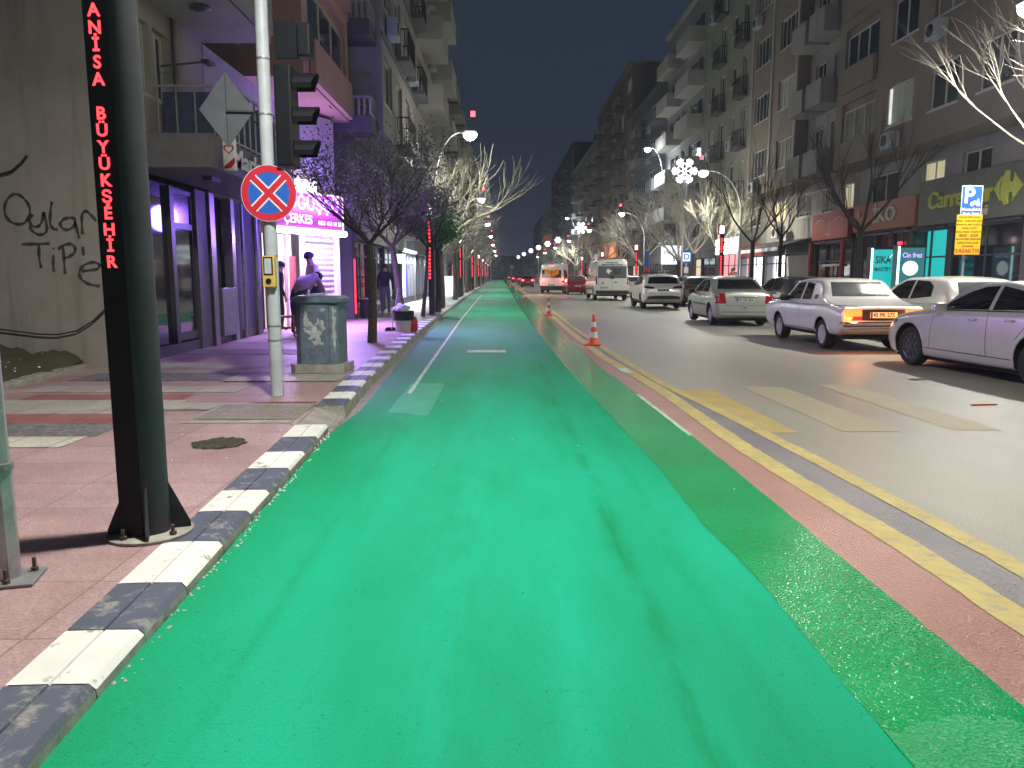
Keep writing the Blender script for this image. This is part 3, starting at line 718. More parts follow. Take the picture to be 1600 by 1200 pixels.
for i in (1, 4):
    MB().tube([(5.2 + i * .3, -.06, .16), (5.2 + i * .3, -.06, 3.0)], .035 if i % 2 else .055, 8).build('pipe', 'steel_grey', R, smooth=True)
MB().bbox(.6, 5.2, -1.3, .0, 3.1, 3.6, .012).build('canopy', 'fascia_grey', R)
MB().box(5.21, 8.2, -.35, .0, 3.1, 3.6).build('fascia', 'slab_dark', R)
MB().box(1.6, 2.0, -.9, -.75, 3.03, 3.098).build('ceiling_lamp', 'sign_back', R)
MB().lathe([(.0, 5.80), (.16, 5.795), (.17, 5.76), (.10, 5.73), (0.001, 5.72)], (1.9, -.75, 0), 20).build('ceiling_lamp', 'sign_back', R, smooth=True)
rails('railing', R, 1.75, 5.1, -1.22, -.02, 3.6, .95, 'railing', .30)
MB().box(1.8, 5.1, -1.16, -1.15, 3.62, 4.45).box(1.8, 1.81, -1.14, -.1, 3.62, 4.45).build('blue_screen', 'blue_fabric', R)
MB().tube([(2.55, -.08, 3.6), (2.55, -.08, 5.78)], .05, 10).build('drainpipe', 'cream_wall', R, smooth=True)
MB().tube([(2.42, -.06, 3.6), (2.42, -.06, 5.78)], .02, 8).build('drainpipe', 'railing_dark', R, smooth=True)
MB().beam((2.0, -.02, 4.9), (2.5, -.55, 5.1), .03).bbox(2.45, 2.75, -.65, -.5, 5.08, 5.14, .02).build('bracket_light', 'frame_dark', R)
sg = MB().bbox(.95, 1.03, -1.52, -1.32, 3.1, 3.62, .02).build('ice_cream_sign', 'sign_white', R)
def heart(cx, cz, s, n=26): return [(cx + s * .062 * 16 * sin(t) ** 3, cz + s * .062 * (13 * cos(t) - 5 * cos(2 * t) - 2 * cos(3 * t) - cos(4 * t))) for t in [2 * pi * i / n for i in range(n)]]
mb = MB()
for hs, mt in ((.085, 0), (.055, 1)):
    p = heart(-1.42, 3.42, hs); mb.add([(.949 - (.003 if mt else 0), a, b) for a, b in p], [tuple(range(len(p)))], mt)
mb.add([(.946, -1.51, 3.30), (.946, -1.34, 3.16), (.946, -1.34, 3.12), (.946, -1.45, 3.14), (.946, -1.51, 3.22)], [(0, 1, 2, 3, 4)], 0)
mb.build('heart_logo', ['sign_red', 'sign_white'], sg)
text('Market', .42, 'sign_white', R, (2.35, -1.33, 3.36), sx=1.6)
# the angled shopfront with the lit sign
A0, A1 = Vector((-5.75, 19.5, 0)), Vector((-4.62, 22.0, 0)); LA = (A1 - A0).length; ang = math.atan2(A1.y - A0.y, A1.x - A0.x)
sh = thing('corner_shop', 'small corner shop with glowing magenta sign and half closed shutter behind the blue cabinet', 'shop', A0, ang)
sb = MB().bbox(.0, LA, -.22, -.05, 2.72, 3.62, .015).build('shop_sign', 'sign_magenta', sh)
MB().box(-.02, LA + .02, -.25, -.221, 3.60, 3.66).box(LA - .02, LA + .02, -.25, -.221, 2.7, 3.599).build('sign_edge', 'letters_white', sb)
text('SÖĞÜŞÇÜ', .46, 'letters_white', sb, (LA * .50, -.225, 3.33), sx=1.10)
text('ÇERKES', .33, 'letters_white', sb, (LA * .31, -.225, 2.93), sx=1.0); text('0531 413 19 33', .16, 'letters_white', sb, (LA * .79, -.225, 2.88), sx=1.0)
MB().bbox(.02, LA + .05, -.34, -.06, 2.56, 2.70, .03).build('light_tube', 'tube_violet', sh)
MB().bbox(.1, 1.75, -.16, -.02, 3.68, 3.98, .04).build('light_tube', 'tube_violet', sh)
MB().box(-.0, LA, .001, .3, 3.0, 5.7).build('wall', 'pale_wall', sh)
mb = MB(); n = 30; a = LA * .48
prof = [(.02 + (.025 if i % 2 else 0), .35 + 2.2 * i / n) for i in range(n + 1)]
mb.add([(a, y_, z) for y_, z in prof] + [(LA - .12, y_, z) for y_, z in prof], [(i, i + 1, n + 2 + i, n + 1 + i) for i in range(n)])
mb.build('shutter', 'shutter', sh, recalc=False)
MB().box(a, LA - .12, .05, .2, .1, .35).build('sill', 'slab_dark', sh)
MB().box(LA - .1, LA + .06, -.05, .3, .12, 2.56).box(a - .08, a - .005, -.03, .1, .14, 2.56).box(-.02, .08, -.03, .2, .14, 2.56).box(.75, .8, .1, .2, .14, 2.56).build('door_frame', 'frame_white', sh)
MB().box(.09, a - .09, .35, .5, .14, 2.56).build('interior', 'interior_warm', sh)
MB().box(.15, .45, .22, .34, .5, 1.5).box(.9, 1.25, .24, .34, .9, 2.0).build('display', 'wood_red', sh)
def area(name, loc, rot, sx, sy, col, pw):
    l = bpy.data.lights.new(name, 'AREA'); l.shape = 'RECTANGLE'; l.size = sx; l.size_y = sy; l.color = col; l.energy = pw
    o = bpy.data.objects.new(name, l); COL.objects.link(o); o.location = loc; o.rotation_euler = rot; return o
c = (A0 + A1) / 2
nrm = Vector((sin(ang), -cos(ang), 0))
p = c + nrm * .5
area('sign_light', (p.x, p.y, 2.5), (radians(-14), 0, ang), 2.4, .12, (.56, .34, 1.0), 520)
area('sign_light_up', (p.x, p.y, 3.3), (radians(112), 0, ang), 2.4, .3, (.32, .16, 1.0), 150)
l = bpy.data.lights.new('sign_glow', 'POINT'); l.color = (.24, .11, 1.0); l.energy = 260; l.shadow_soft_size = .3
o = bpy.data.objects.new('sign_glow', l); COL.objects.link(o); o.location = (-3.5, 18.2, 2.8)

B = building('apartment_building', 'salmon block with boxed balcony storeys over the glowing corner shop', -1, -5.6, 15.25, 22.75, 21, 'salmon_wall',
             [(2.9, 7.2, 'r')], [(1.0, 2.0, 'w'), (3.3, 5.6, 'W')], ov=1.3, ovx=(2.35, 7.5), seed=3, trim='salmon_wall', low_wall='pale_wall')
text('KATLI', .3, 'frame_dark', B, (1.2, -.02, 6.6))
MB().beam((.6, -.1, 6.3), (2.0, -.1, 6.3), .05).beam((.6, -.1, 6.9), (2.0, -.1, 6.9), .05).build('sign_rack', 'rust', B)
B = building('apartment_building', 'grey block with balconies on its end wall above the leafy trees', -1, -4.6, 24.1, 34, 24, 'grey_wall',
             [(.5, 2.2, 'w'), (3, 5, 'q'), (5.8, 7.2, 's'), (7.8, 9.6, 'q')], [(1, 3, 'w'), (5, 7, 'w')], ov=1.05, seed=4, low_wall='slate_wall', trim='slate_wall')
for f in range(6):
    z = 5.62 + f * 2.62
    s_ = MB().box(-1.2, -.003, -.9, .65, z, z + .42).build('end_balcony', 'slab_dark', B)
    rails('railing', s_, -1.16, -.01, -.86, .6, z + .42, .55, 'railing', .16)
    mb = MB(); n = 9
    for i in range(n + 1): mb.box(-1.17, -1.14, -.86 + 1.45 * i / n, -.83 + 1.45 * i / n, z + .42, z + .9)
    mb.box(-1.18, -1.13, -.88, .64, z + .901, z + .95); mb.build('railing', 'railing', s_)
    MB().box(-.05, -.003, .0, .55, z + .43, z + 2.3).build('balcony_door', 'pane_dark' if f != 1 else 'pane_bright', B)
shop(B, .3, 3.0, 'dark', 2.6); shop(B, 3.2, 6.4, 'dark', 2.6); shop(B, 6.6, 9.7, 'dark', 2.6)
MB().box(3.05, 3.09, -.06, -.02, .3, 2.4).build('light_strip', 'neon_red', B); MB().box(.15, .19, -.06, -.02, .3, 2.0).build('light_strip', 'neon_red', B)
MB().box(9.1, 9.4, -.5, .0, 2.0, 2.4).build('blade_sign', 'fridge_white', B)
B = building('apartment_building', 'tall pale block with wide balconies behind the first bare tree on the left', -1, -4.6, 34.05, 46, 24, 'pale_wall',
             [(.5, 4.5, 'P'), (5.5, 7, 'w'), (7.5, 11.5, 'P')], [(1, 3, 'w'), (5, 7, 'w'), (8, 10, 'w')], ov=1.0, seed=5)
shop(B, .2, 1.8, 'dark', 2.6); shop(B, 2.0, 7.4, 'white', 2.6, 'fridge_white', 2.75); shop(B, 7.6, 8.8, 'blue', 2.6); shop(B, 9.0, 11.8, 'white', 2.6)
B = building('apartment_building', 'lower grey block past the tall pale one on the left', -1, -4.6, 46.05, 59, 16, 'grey_wall',
             [(1, 4, 'p'), (5, 7, 'w'), (8, 11.5, 'p')], [(1, 3, 'w'), (6, 8, 'w')], ov=1.0, seed=6)
shop(B, .2, 5, 'white', 2.6); shop(B, 5.2, 9, 'dark'); shop(B, 9.2, 12.7, 'warm')
far_left = [(59.05, 72, 15, 'cream_wall', 'block with cream front beyond the lower grey one on the left'), (72.05, 90, 17, 'slate_wall', 'dark slate block beyond the cream one on the left'),
            (90.05, 118, 15, 'grey_wall', 'grey block far down the left pavement'), (118.05, 160, 17, 'cream_wall', 'long cream block near the far left end of the street'), (160.05, 260, 16, 'grey_wall', 'farthest grey block on the left of the street')]
for i, (a, b, H, wl, lb) in enumerate(far_left):
    L = b - a; st = 4.2; bays = [(k * st + .6, k * st + 3.2, 'pwPw'[(k + i) % 4]) for k in range(min(9, int(L / st)))]
    B = building('apartment_building', lb, -1, -4.6, a, b, H, wl, bays, [], ov=1.0, seed=10 + i)
    n = max(2, int(min(L, 40) / 6))
    for k in range(n): shop(B, L * k / n + .2, L * (k + 1) / n - .2, random.Random(i * 9 + k).choice(['dark', 'dark', 'warm', 'white', 'red', 'dark']), 2.6)

# ---- right side (bays are measured from the near end)
XR = 15.0
R1 = building('supermarket_building', 'brown apartment block over the supermarket and the orange shop sign', 1, XR, 13.5, 32.8, 26, 'brown_wall',
              [(1, 3, 'W'), (4.4, 6.2, 'w'), (8.0, 9.6, 'w'), (10.6, 12.2, 'w'), (13.2, 14.9, 'w'), (15.9, 18.7, 'r')],
              [(2, 4, 'w'), (6, 8, 'w'), (10.5, 12, 'w'), (13, 14.4, 'l'), (16, 18.3, 'w')], zg=3.1, ov=1.15, seed=7, lit={(0, 4): 'pane_dim'}, low_wall='grey_wall')
L1 = 32.8 - 13.5
def rx(Y): return 32.8 - Y                      # local x on the supermarket block
MB().box(rx(27.4) - 1.05, rx(27.4) - .85, -1.10, -1.075, 6.85, 8.05).build('lit_curtain_gap', 'pane_bright', R1)
sg = MB().bbox(rx(27.6), rx(14.0), -.22, -.002, 3.2, 4.75, .02).build('shop_sign', 'fascia_green', R1)
text('Carrefour', .80, 'logo_green', sg, (rx(25.15), -.24, 3.98), ext=.05, fit=3.5)
text('mini', .42, 'letter_pale', sg, (rx(24.1), -.24, 3.46), ext=.03, fit=.95)
lx = rx(22.65); mb = MB()
def flat(mb, pts, yy, m=0):
    n = len(pts); mb.prism([(lx + a * .98, 4.03 + b * .84) for a, b in pts], yy, yy + .05, 'y', m)
flat(mb, [(-.66, 0), (-.36, .42), (-.33, .42), (-.46, .15), (-.46, -.15), (-.33, -.42), (-.36, -.42)], -.29)
flat(mb, [(-.36, .0), (-.30, .36), (-.14, .60), (.02, .56), (-.02, .40), (.02, .2), (.16, .16), (.16, -.16), (.02, -.2), (-.02, -.40), (.02, -.56), (-.14, -.60), (-.30, -.36)], -.29)
flat(mb, [(.16, .16), (.20, .2), (.24, .38), (.18, .50), (.62, .0), (.18, -.50), (.24, -.38), (.20, -.2), (.16, -.16)], -.29)
mb.build('logo', 'logo_green', sg)
sg = MB().bbox(rx(32.6), rx(27.75), -.25, -.002, 3.25, 4.35, .02).build('shop_sign', 'fascia_orange', R1)
text('İKO', .74, 'letter_pale', sg, (rx(29.95), -.27, 3.78), ext=.03, fit=1.75)
MB().lathe([(.001, 0), (.05, .02), (.05, .25), (.001, .3)], (rx(32.0), -.3, 3.85), 8).build('spot_lamp', 'sign_white', sg)
for k, (a, b) in enumerate(((14.2, 18), (18.2, 22), (22.2, 25.8))): shop(R1, rx(b), rx(a), 'shutter' if k == 1 else 'dark', 3.1, 'slab_dark', 3.19)
shop(R1, rx(32.4), rx(29.9), 'dark', 3.15, 'slab_dark', 3.24); shop(R1, rx(29.7), rx(28.4), 'dark', 3.15, 'slab_dark', 3.24); shop(R1, rx(28.2), rx(26.0), 'cyan', 3.1, 'slab_dark', 3.19)
MB().box(rx(29.2), rx(29.0), -.05, .03, 2.5, 2.75).build('neon_sign', 'neon_red', R1)
R2 = building('apartment_building', 'narrow grey block with stacked balconies over the red face sign', 1, XR, 32.85, 37.1, 24, 'grey_wall',
              [(.3, 1.9, 'P'), (2.3, 3.9, 'P')], [(.4, 1.5, 'l'), (2.4, 3.6, 'w')], ov=.6, seed=8)
def rl(Y): return 37.1 - Y
sg = MB().bbox(rl(36.9), rl(33.1), -.25, -.002, 3.1, 4.3, .02).build('shop_sign', 'fascia_red', R2)
mb = MB(); cx = rl(35.0)
for dx in (-1, 1):
    ribbon(mb, [(cx + dx * .95 + .42 * cos(t), 3.85 + .16 * sin(t)) for t in [pi * i / 8 for i in range(9)]], .05, -.25, .006)
ribbon(mb, [(cx + .02, 3.95), (cx + .05, 3.7), (cx - .02, 3.55), (cx + .10, 3.5)], .07, -.25, .006)
ribbon(mb, [(cx - .25, 3.32), (cx - .08, 3.36), (cx, 3.33), (cx + .08, 3.36), (cx + .25, 3.32), (cx, 3.24), (cx - .25, 3.32)], .035, -.25, .006)
mb.build('face_drawing', 'letter_pale', sg, recalc=False)
shop(R2, .2, 4.0, 'dark', 2.95, 'slab_dark', 3.08)
for Yq in (33.2, 36.6):
    MB().tube([(rl(Yq), -.35, .15), (rl(Yq), -.35, 3.0)], .11, 10).build('red_column', 'fascia_red', R2, smooth=True)
MB().box(rl(35.8), rl(34.0), -.12, -.06, 1.9, 2.0).box(rl(35.8), rl(34.0), -.12, -.06, .9, 1.0).build('window_bar', 'frame_white', R2)
R3 = building('apartment_building', 'tall mauve brown block with white framed four pane windows', 1, XR, 37.15, 44, 27, 'brown_wall',
              [(.5, 2.6, 'W'), (4.0, 6.2, 'W')], [(.6, 2.4, 'w'), (4, 6, 'l')], ov=1.15, seed=9, low_wall='cream_wall')
for x in (.12, 3.3, 6.7): MB().box(x - .1, x + .1, -1.22, -1.152, 5.8, 26.5).build('pilaster', 'pale_wall', R3)
ac = MB().bbox(3.0, 3.85, -.75, -.35, 3.42, 4.0, .02).build('air_conditioner', 'sign_white', R3)
MB().lathe([(.20, -.775), (.21, -.76), (.06, -.755), (.05, -.78), (.001, -.785)], (3.3, 0, 3.7), 18, 'y').build('fan_grille', 'dark_plastic', ac, smooth=True)
for a, b in ((.1, 3.2), (3.4, 6.7)):
    MB().add([(a, -.02, 3.3), (b, -.02, 3.3), (b, -1.7, 2.85), (a, -1.7, 2.85), (a, -.02, 3.26), (b, -.02, 3.26), (b, -1.7, 2.8), (a, -1.7, 2.8)], [(0, 1, 2, 3), (7, 6, 5, 4), (3, 2, 6, 7), (0, 3, 7, 4), (1, 5, 6, 2)]).build('awning', 'awning', R3)
    MB().box(a, b, -1.72, -1.701, 2.68, 2.85).build('awning_valance', 'sign_white', R3)
shop(R3, .2, 3.2, 'white', 2.6, 'slab_dark'); shop(R3, 3.4, 6.6, 'dark', 2.6, 'slab_dark')
MB().box(3.5, 6.5, -.06, -.0, .2, 2.5).build('white_panel', 'pale_wall', R3)
rails('railing', R2, .2, 4.0, -.9, -.27, 4.32, .9, 'railing', .14)
R4 = building('apartment_building', 'olive grey block with small windows beside the lamp and snowflake', 1, XR, 44.05, 54, 25, 'olive_wall',
              [(.6, 2.0, 'q'), (3, 4, 's'), (5, 6.6, 'q'), (7.6, 8.8, 's')], [(1, 3, 'w'), (5, 7, 'l')], ov=1.15, seed=12)
shop(R4, .2, 5.4, 'red', 2.9, 'interior_white', 3.9); shop(R4, 5.6, 9.7, 'white', 2.6, 'fascia_red')
R5 = building('apartment_building', 'grey block with deep white parapet balconies stepping over the street', 1, XR, 54.05, 66, 20.6, 'grey_wall',
              [(.5, 4.5, 'P'), (5.3, 6.6, 'w'), (7.2, 11.4, 'P')], [(1, 3, 'w'), (5, 7, 'w')], ov=1.15, seed=13, trim='pale_wall')
shop(R5, .2, 4, 'dark'); shop(R5, 4.2, 8, 'warm'); shop(R5, 8.2, 11.8, 'dark')
sg = thing('lit_sign', 'glowing white and red box sign over the pavement behind the blue D sign', 'sign', (13.4, 61, 2.35))
MB().bbox(-.8, .8, -.12, .12, 0, 1.45, .03).build('light_box', 'fridge_white', sg)
text('OUTLET', .4, 'sign_red', sg, (.1, -.13, .9)); text('50', .5, 'sign_red', sg, (.3, -.13, .4)); MB().beam((.8, 0, .7), (1.6, 0, .7), .06).build('bracket', 'frame_dark', sg)
far_right = [(66.05, 84, 20, 'slate_wall', 'slate block with balconies behind the far white van'), (84.05, 113, 24, 'brown_wall', 'tall brown block far along the right pavement'),
             (113.05, 150, 22, 'grey_wall', 'grey block far along the right pavement'), (150.05, 215, 26, 'slate_wall', 'very tall far block on the right fading into the night'), (215.05, 330, 22, 'grey_wall', 'farthest block on the right of the street')]
for i, (a, b, H, wl, lb) in enumerate(far_right):
    L = b - a; st = 4.4 if L < 40 else 6.5; bays = [(k * st + .6, k * st + 3.4, 'Pwpw'[(k + i) % 4]) for k in range(min(8, int(L / st)))]
    B = building('apartment_building', lb, 1, XR, a, b, H, wl, bays, [], ov=1.15, seed=20 + i)
    n = max(2, int(min(L, 36) / 6))
    for k in range(n): shop(B, L - (L * (k + 1) / n - .2), L - (L * k / n + .2), random.Random(i * 7 + k).choice(['dark', 'dark', 'warm', 'dark', 'red', 'white']), 2.6)
    if i == 1: MB().bbox(L - 20, L - 8, -1.4, -1.152, 3.6, 5.6, .02).build('shop_sign', 'orange_lit', B)
# block across the far end
B = thing('end_building', 'dark block closing the far end of the street', 'building', (0, 430, 0))
MB().box(-60, 60, 0, 20, 0, 12).build('wall', 'slate_wall', B); mb = MB()
for i in range(20):
    for j in range(3): mb.box(-50 + i * 5, -48 + i * 5, -.05, 0, 2 + 3.2 * j, 3.6 + 3.2 * j)
mb.build('window_band', 'pane_dark', B)

area('kiosk_light', (-4.35, 39.0, 2.35), (0, radians(28), 0), .2, 5.0, (.92, .96, 1.0), 420)
area('kiosk_light', (-4.35, 48.5, 2.35), (0, radians(28), 0), .2, 4.0, (.92, .96, 1.0), 260)
# ------------------------------------------------------------------ street lamps, light columns, signs
def lamp_light(loc, col, pw, soft=.16):
    l = bpy.data.lights.new('lens_glow', 'POINT'); l.energy = pw * .07; l.color = col; l.shadow_soft_size = soft
    o = bpy.data.objects.new('lens_glow', l); COL.objects.link(o); o.location = loc
    l = bpy.data.lights.new('lamp_light', 'SPOT'); l.energy = pw; l.color = col; l.shadow_soft_size = soft; l.spot_size = radians(170); l.spot_blend = .75
    o = bpy.data.objects.new('lamp_light', l); COL.objects.link(o); o.location = loc; return o
def street_lamp(label, x, y, hx, h, group, cool=False, pw=1500, red=True, hy=None):
    """pole at (x,y), lamp head at hx, h"""
    hy = y if hy is None else hy; az = math.atan2(hy - y, hx - x)
    t = thing('street_lamp', label, 'street lamp', (x, y, .15), az, group); d = sqrt((hx - x) ** 2 + (hy - y) ** 2); s = 1
    pts = [(0, 0, 0), (0, 0, h * .45), (0, 0, h * .66)]
    for i in range(1, 9):
        a = i / 8 * pi / 2; pts.append((d * (1 - cos(a)) * .9, 0, h * .66 + (h * .34 - .12) * sin(a)))
    MB().tube(pts, [.09, .075, .06] + [.055 - .02 * i / 8 for i in range(1, 9)], 10).build('pole', 'galv', t, smooth=True)
    hd = MB(); c0 = d * .9
    hd.bbox(min(c0, c0 + s * .62), max(c0, c0 + s * .62), -.13, .13, h - .20, h - .08, .03); hd.build('lamp_head', 'steel_grey', t)
    q = c0 + s * .34
    MB().lathe([(.001, h - .46), (.13, h - .42), (.23, h - .33), (.26, h - .21), (.24, h - .203)], (q, 0, 0), 14).build('lens', 'lamp_cool' if cool else 'lamp_white', t, smooth=True)  # bowl enlarged so that its shape takes in the lamp's glare
    MB().lathe([(.16, 0), (.16, .02), (.10, .04), (.095, .25)], (0, 0, 0), 12).build('base', 'galv', t)
    if red:
        MB().tube([(c0, 0, h - .1), (c0 + s * .45, 0, h + .55)], .012, 6).build('rod', 'frame_dark', t)
        r = MB().bbox(c0 + s * .45 - .09, c0 + s * .45 + .09, -.05, .05, h + .45, h + .65, .02).build('red_ornament', 'beacon_red', t)
    L = lamp_light((x + q * cos(az), y + q * sin(az), h - .48), (.86, .93, 1.0) if cool else (1.0, .965, .85), pw); return t
GLP = 'street lamps along the left kerb'; GRP = 'street lamps along the right pavement'
NL = ['street lamp nearest the viewer, above the text pole on the left kerb', 'bright lamp on the left just above the first bare tree', 'second lit lamp past the bare tree on the left', 'third lit lamp past the bare tree on the left',
      'fourth lamp past the bare tree on the left', 'fifth lamp past the bare tree on the left', 'sixth lamp past the bare tree on the left', 'farthest lamp on the left kerb']
for i, Yq in enumerate((4.6, 31, 57, 84, 110, 140, 175, 215)):
    if i == 0: street_lamp(NL[0], -2.1, 1.0, -.5, 7.0, GLP, pw=2300, hy=4.5)
    else: street_lamp(NL[i], interp(KX, Yq) - .45, Yq, interp(KX, Yq) + .75, 7.0, GLP, pw=1700)
NR = ['glaring lamp over the bare tree at the upper right corner', 'curved arm lamp beside the big snowflake', 'lamp above the bare tree behind the white van', 'fourth lamp along the right pavement',
      'fifth lamp along the right pavement', 'sixth lamp along the right pavement', 'seventh lamp along the right pavement', 'farthest lamp along the right pavement']
for i, Yq in enumerate((16.4, 42, 70, 95.5, 124, 155, 190, 230)):
    street_lamp(NR[i], 12.9, Yq, 10.95, 7.0, GRP, cool=False, pw=3000 if i == 0 else 2100)
for lb, Yq in (('tall cool white lamp left of the big snowflake', 63.5), ('tall lamp left of the small far snowflake', 139)):
    street_lamp(lb, 13.2, Yq, 12.0, 11.6, GRP, cool=True, pw=2600, red=False)

# near text pole
def text_pole(label, x, y, group, full=False, words='MANİSA BÜYÜKŞEHİR'):
    t = thing('light_column', label, 'light column', (x, y, .15), 0, group); r = .10
    MB().lathe([(r * 1.02, .012), (r * 1.02, 3.72), (r * .8, 3.74)], (0, 0, 0), 20 if full else 10).build('post', 'pole_black', t, smooth=True)
    b = MB().lathe([(.215, 0), (.215, .012), (.001, .0125)], (0, 0, 0), 26).build('base_plate', 'concrete' if full else 'pole_black', t)
    mb = MB().bbox(-.103, .012, -r - .008, -r * .2, .014 if full else .62, 3.3, .004); pa = mb.build('letter_panel', 'panel_black', t)
    if full:
        for a in (20, 110, 200, 290):
            a = radians(a); c, s = cos(a), sin(a); w_ = .006
            MB().add([(c * r - s * w_, s * r + c * w_, .013), (c * .20 - s * w_, s * .20 + c * w_, .013), (c * .20 - s * w_, s * .20 + c * w_, .04), (c * r - s * w_, s * r + c * w_, .27),
                      (c * r + s * w_, s * r - c * w_, .013), (c * .20 + s * w_, s * .20 - c * w_, .013), (c * .20 + s * w_, s * .20 - c * w_, .04), (c * r + s * w_, s * r - c * w_, .27)],
                     [(0, 1, 2, 3), (7, 6, 5, 4), (0, 4, 5, 1), (1, 5, 6, 2), (2, 6, 7, 3)]).build('gusset', 'pole_black', t)
        for a in (65, 155, 245, 335):
            a = radians(a); x0, y0 = .165 * cos(a), .165 * sin(a)
            MB().lathe([(.019, .0126), (.019, .03), (.010, .031), (.010, .065), (.001, .066)], (x0, y0, 0), 6).build('bolt', 'bolt', b)
        z = ony(150, 17, y - r)[2] - .15
        step = (ony(150, 17, y - r)[2] - ony(180, 410, y - r)[2]) / 15
        z += step
        for k, chh in enumerate(words):
            if chh != ' ': text(chh, .082, 'letters_red', pa, (-.048, -r - .0085, z - k * step), ext=.002, name='letter')
    else:
        mb = MB(); z = 3.1
        text(words[:7], .5, 'letters_red', pa, (-.04, -r - .03, 0)) if False else None
        for k in range(16):
            if k != 6: mb.box(-.080, -.012, -r - .014, -r - .0085, z - k * .125, z - k * .125 + .075)
        mb.build('lettering', 'letters_red', pa)
    ln = MB().box(-.20, -.16, -.12, .12, 3.35, 3.8).box(.06, .10, -.12, .12, 3.35, 3.8).box(-.16, .06, -.12, .12, 3.76, 3.8).box(-.16, .06, -.12, .12, 3.35, 3.39).build('lantern_frame', 'sign_red', t)
    MB().bbox(-.155, .055, -.10, .10, 3.395, 3.755, .01).build('lantern', 'lantern_white', ln)
    return t
GT = 'lit text columns along the kerbs'
px_, py_ = -1.862, 3.95
text_pole('black steel light column bolted near the kerb with glowing red vertical letters', px_, py_, GT, True)
pos = [(-2.42, 27), (-2.55, 49.5), (-2.62, 72), (-2.66, 94), (-2.7, 116), (-2.72, 138), (-2.75, 165)]
nm = ['light column in front of the bright green tree crown', 'second light column past the green tree on the left', 'third light column past the green tree on the left', 'fourth light column past the green tree on the left',
      'fifth light column past the green tree on the left', 'sixth light column past the green tree on the left', 'farthest light column on the left kerb']
c0 = None
for (x, y), lb in zip(pos, nm):
    if c0 is None: c0 = text_pole(lb, x, y, GT)
    else: dup(c0, (x, y, .15), label=lb)
for x, y, lb in ((10.95, 38.5, 'red light column on the right pavement between the bare trees'), (11.0, 63, 'light column behind the white hatchback with roof rails'), (11, 84, 'light column past the white van on the right'), (11, 105, 'farthest light column on the right pavement')):
    dup(c0, (x, y, .15), label=lb)

# post at the left edge
x, y, _ = onz(17, 905, .15)
t = thing('steel_post', 'grey six sided steel post bolted down at the left edge of the pavement', 'post', (x - .02, y, .15))
MB().lathe([(.062, .012), (.062, .52), (.057, .521), (.056, 4.2)], (0, 0, 0), 8).build('post', 'galv', t)
bp_ = MB().bbox(-.14, .14, -.12, .10, 0, .012, .003).build('base_plate', 'steel_grey', t, rot=(0, 0, .25))
for a, b in ((-.1, -.08), (.10, .05), (.03, -.09), (-.1, .07)):
    MB().lathe([(.016, .0125), (.016, .03), (.009, .031), (.009, .075), (.001, .076)], (a, b, 0), 6).build('bolt', 'bolt', bp_)
MB().lathe([(.066, .50), (.067, .505), (.067, .53), (.066, .535)], (0, 0, 0), 12).build('strap', 'steel_grey', t)

# traffic signal pole with the no stopping sign
TX, TY = -2.53, 8.62
t = thing('traffic_signal_pole', 'off white signal pole carrying the round no stopping sign and dark signal heads', 'traffic light', (TX, TY, .15))
MB().lathe([(.072, 0), (.070, 2.0), (.068, 4.6)], (0, 0, 0), 18).build('pole', 'pole_white', t, smooth=True)
mb = MB()
for z in (.78, .62, 1.55, 3.05, 3.62, 2.4): mb.lathe([(.0735, z), (.074, z + .004), (.074, z + .016), (.0735, z + .02)], (0, 0, 0), 18)
mb.build('strap', 'steel_grey', t)
sx_, _, sz_ = ony(420, 302, TY - .1); sx_ -= TX; sz_ -= .15
s = MB().lathe([(.001, 0), (.298, 0), (.300, .006), (.298, .012), (.001, .012)], (0, 0, 0), 48, 'y').build('no_stopping_sign', 'sign_back', t, loc=(sx_, -.10, sz_))
s['label'] = 'round red and blue no stopping sign'
yy = -.0015
def ringm(mb, r0, r1, yy, m, n=48):
    vs = [(r * cos(2 * pi * i / n), yy, r * sin(2 * pi * i / n)) for r in (r0, r1) for i in range(n)]
    mb.add(vs, [(i, (i + 1) % n, n + (i + 1) % n, n + i) for i in range(n)], m)
mb = MB(); ringm(mb, .001, .228, -.001, 1); ringm(mb, .222, .294, -.003, 0); ringm(mb, .294, .299, -.002, 2)
for a in (45, 135):
    c, q = cos(radians(a)), sin(radians(a)); zo = -.004 if a == 45 else -.0045
    for hw, m, dz in ((.046, 2, 0), (.030, 0, -.001)):
        L = .232; mb.add([(c * L * i - q * hw * j, zo + dz, q * L * i + c * hw * j) for i, j in ((-1, -1), (1, -1), (1, 1), (-1, 1))], [(0, 1, 2, 3)], m)
hw = .030; mb.add([(-.232 * .7071 * i, -.0062, .0) for i in (0,)] , [], 0)
c, q = cos(radians(45)), sin(radians(45)); L = .2; mb.add([(c * L * i - q * hw * j, -.0062, q * L * i + c * hw * j) for i, j in ((-1, -1), (1, -1), (1, 1), (-1, 1))], [(0, 1, 2, 3)], 0)
mb.build('sign_face', ['sign_red', 'sign_blue', 'sign_white'], s, recalc=False)
bx, _, bz = ony(422, 424, TY - .1); bx -= TX; bz -= .15
b = MB().bbox(bx - .075, bx + .06, -.14, -.05, bz - .17, bz + .17, .01).build('push_button_box', 'yellow_box', t)
MB().bbox(bx - .058, bx + .043, -.146, -.139, bz - .04, bz + .155, .006).build('panel', 'dark_plastic', b)
MB().box(bx - .045, bx + .03, -.150, -.1465, bz - .025, bz + .14).build('notice', 'pole_white', b)
MB().lathe([(.030, -.141), (.030, -.152), (.018, -.153), (.018, -.158), (.001, -.159)], (bx - .007, 0, bz - .105), 16, 'y').build('push_button', 'dark_plastic', b)
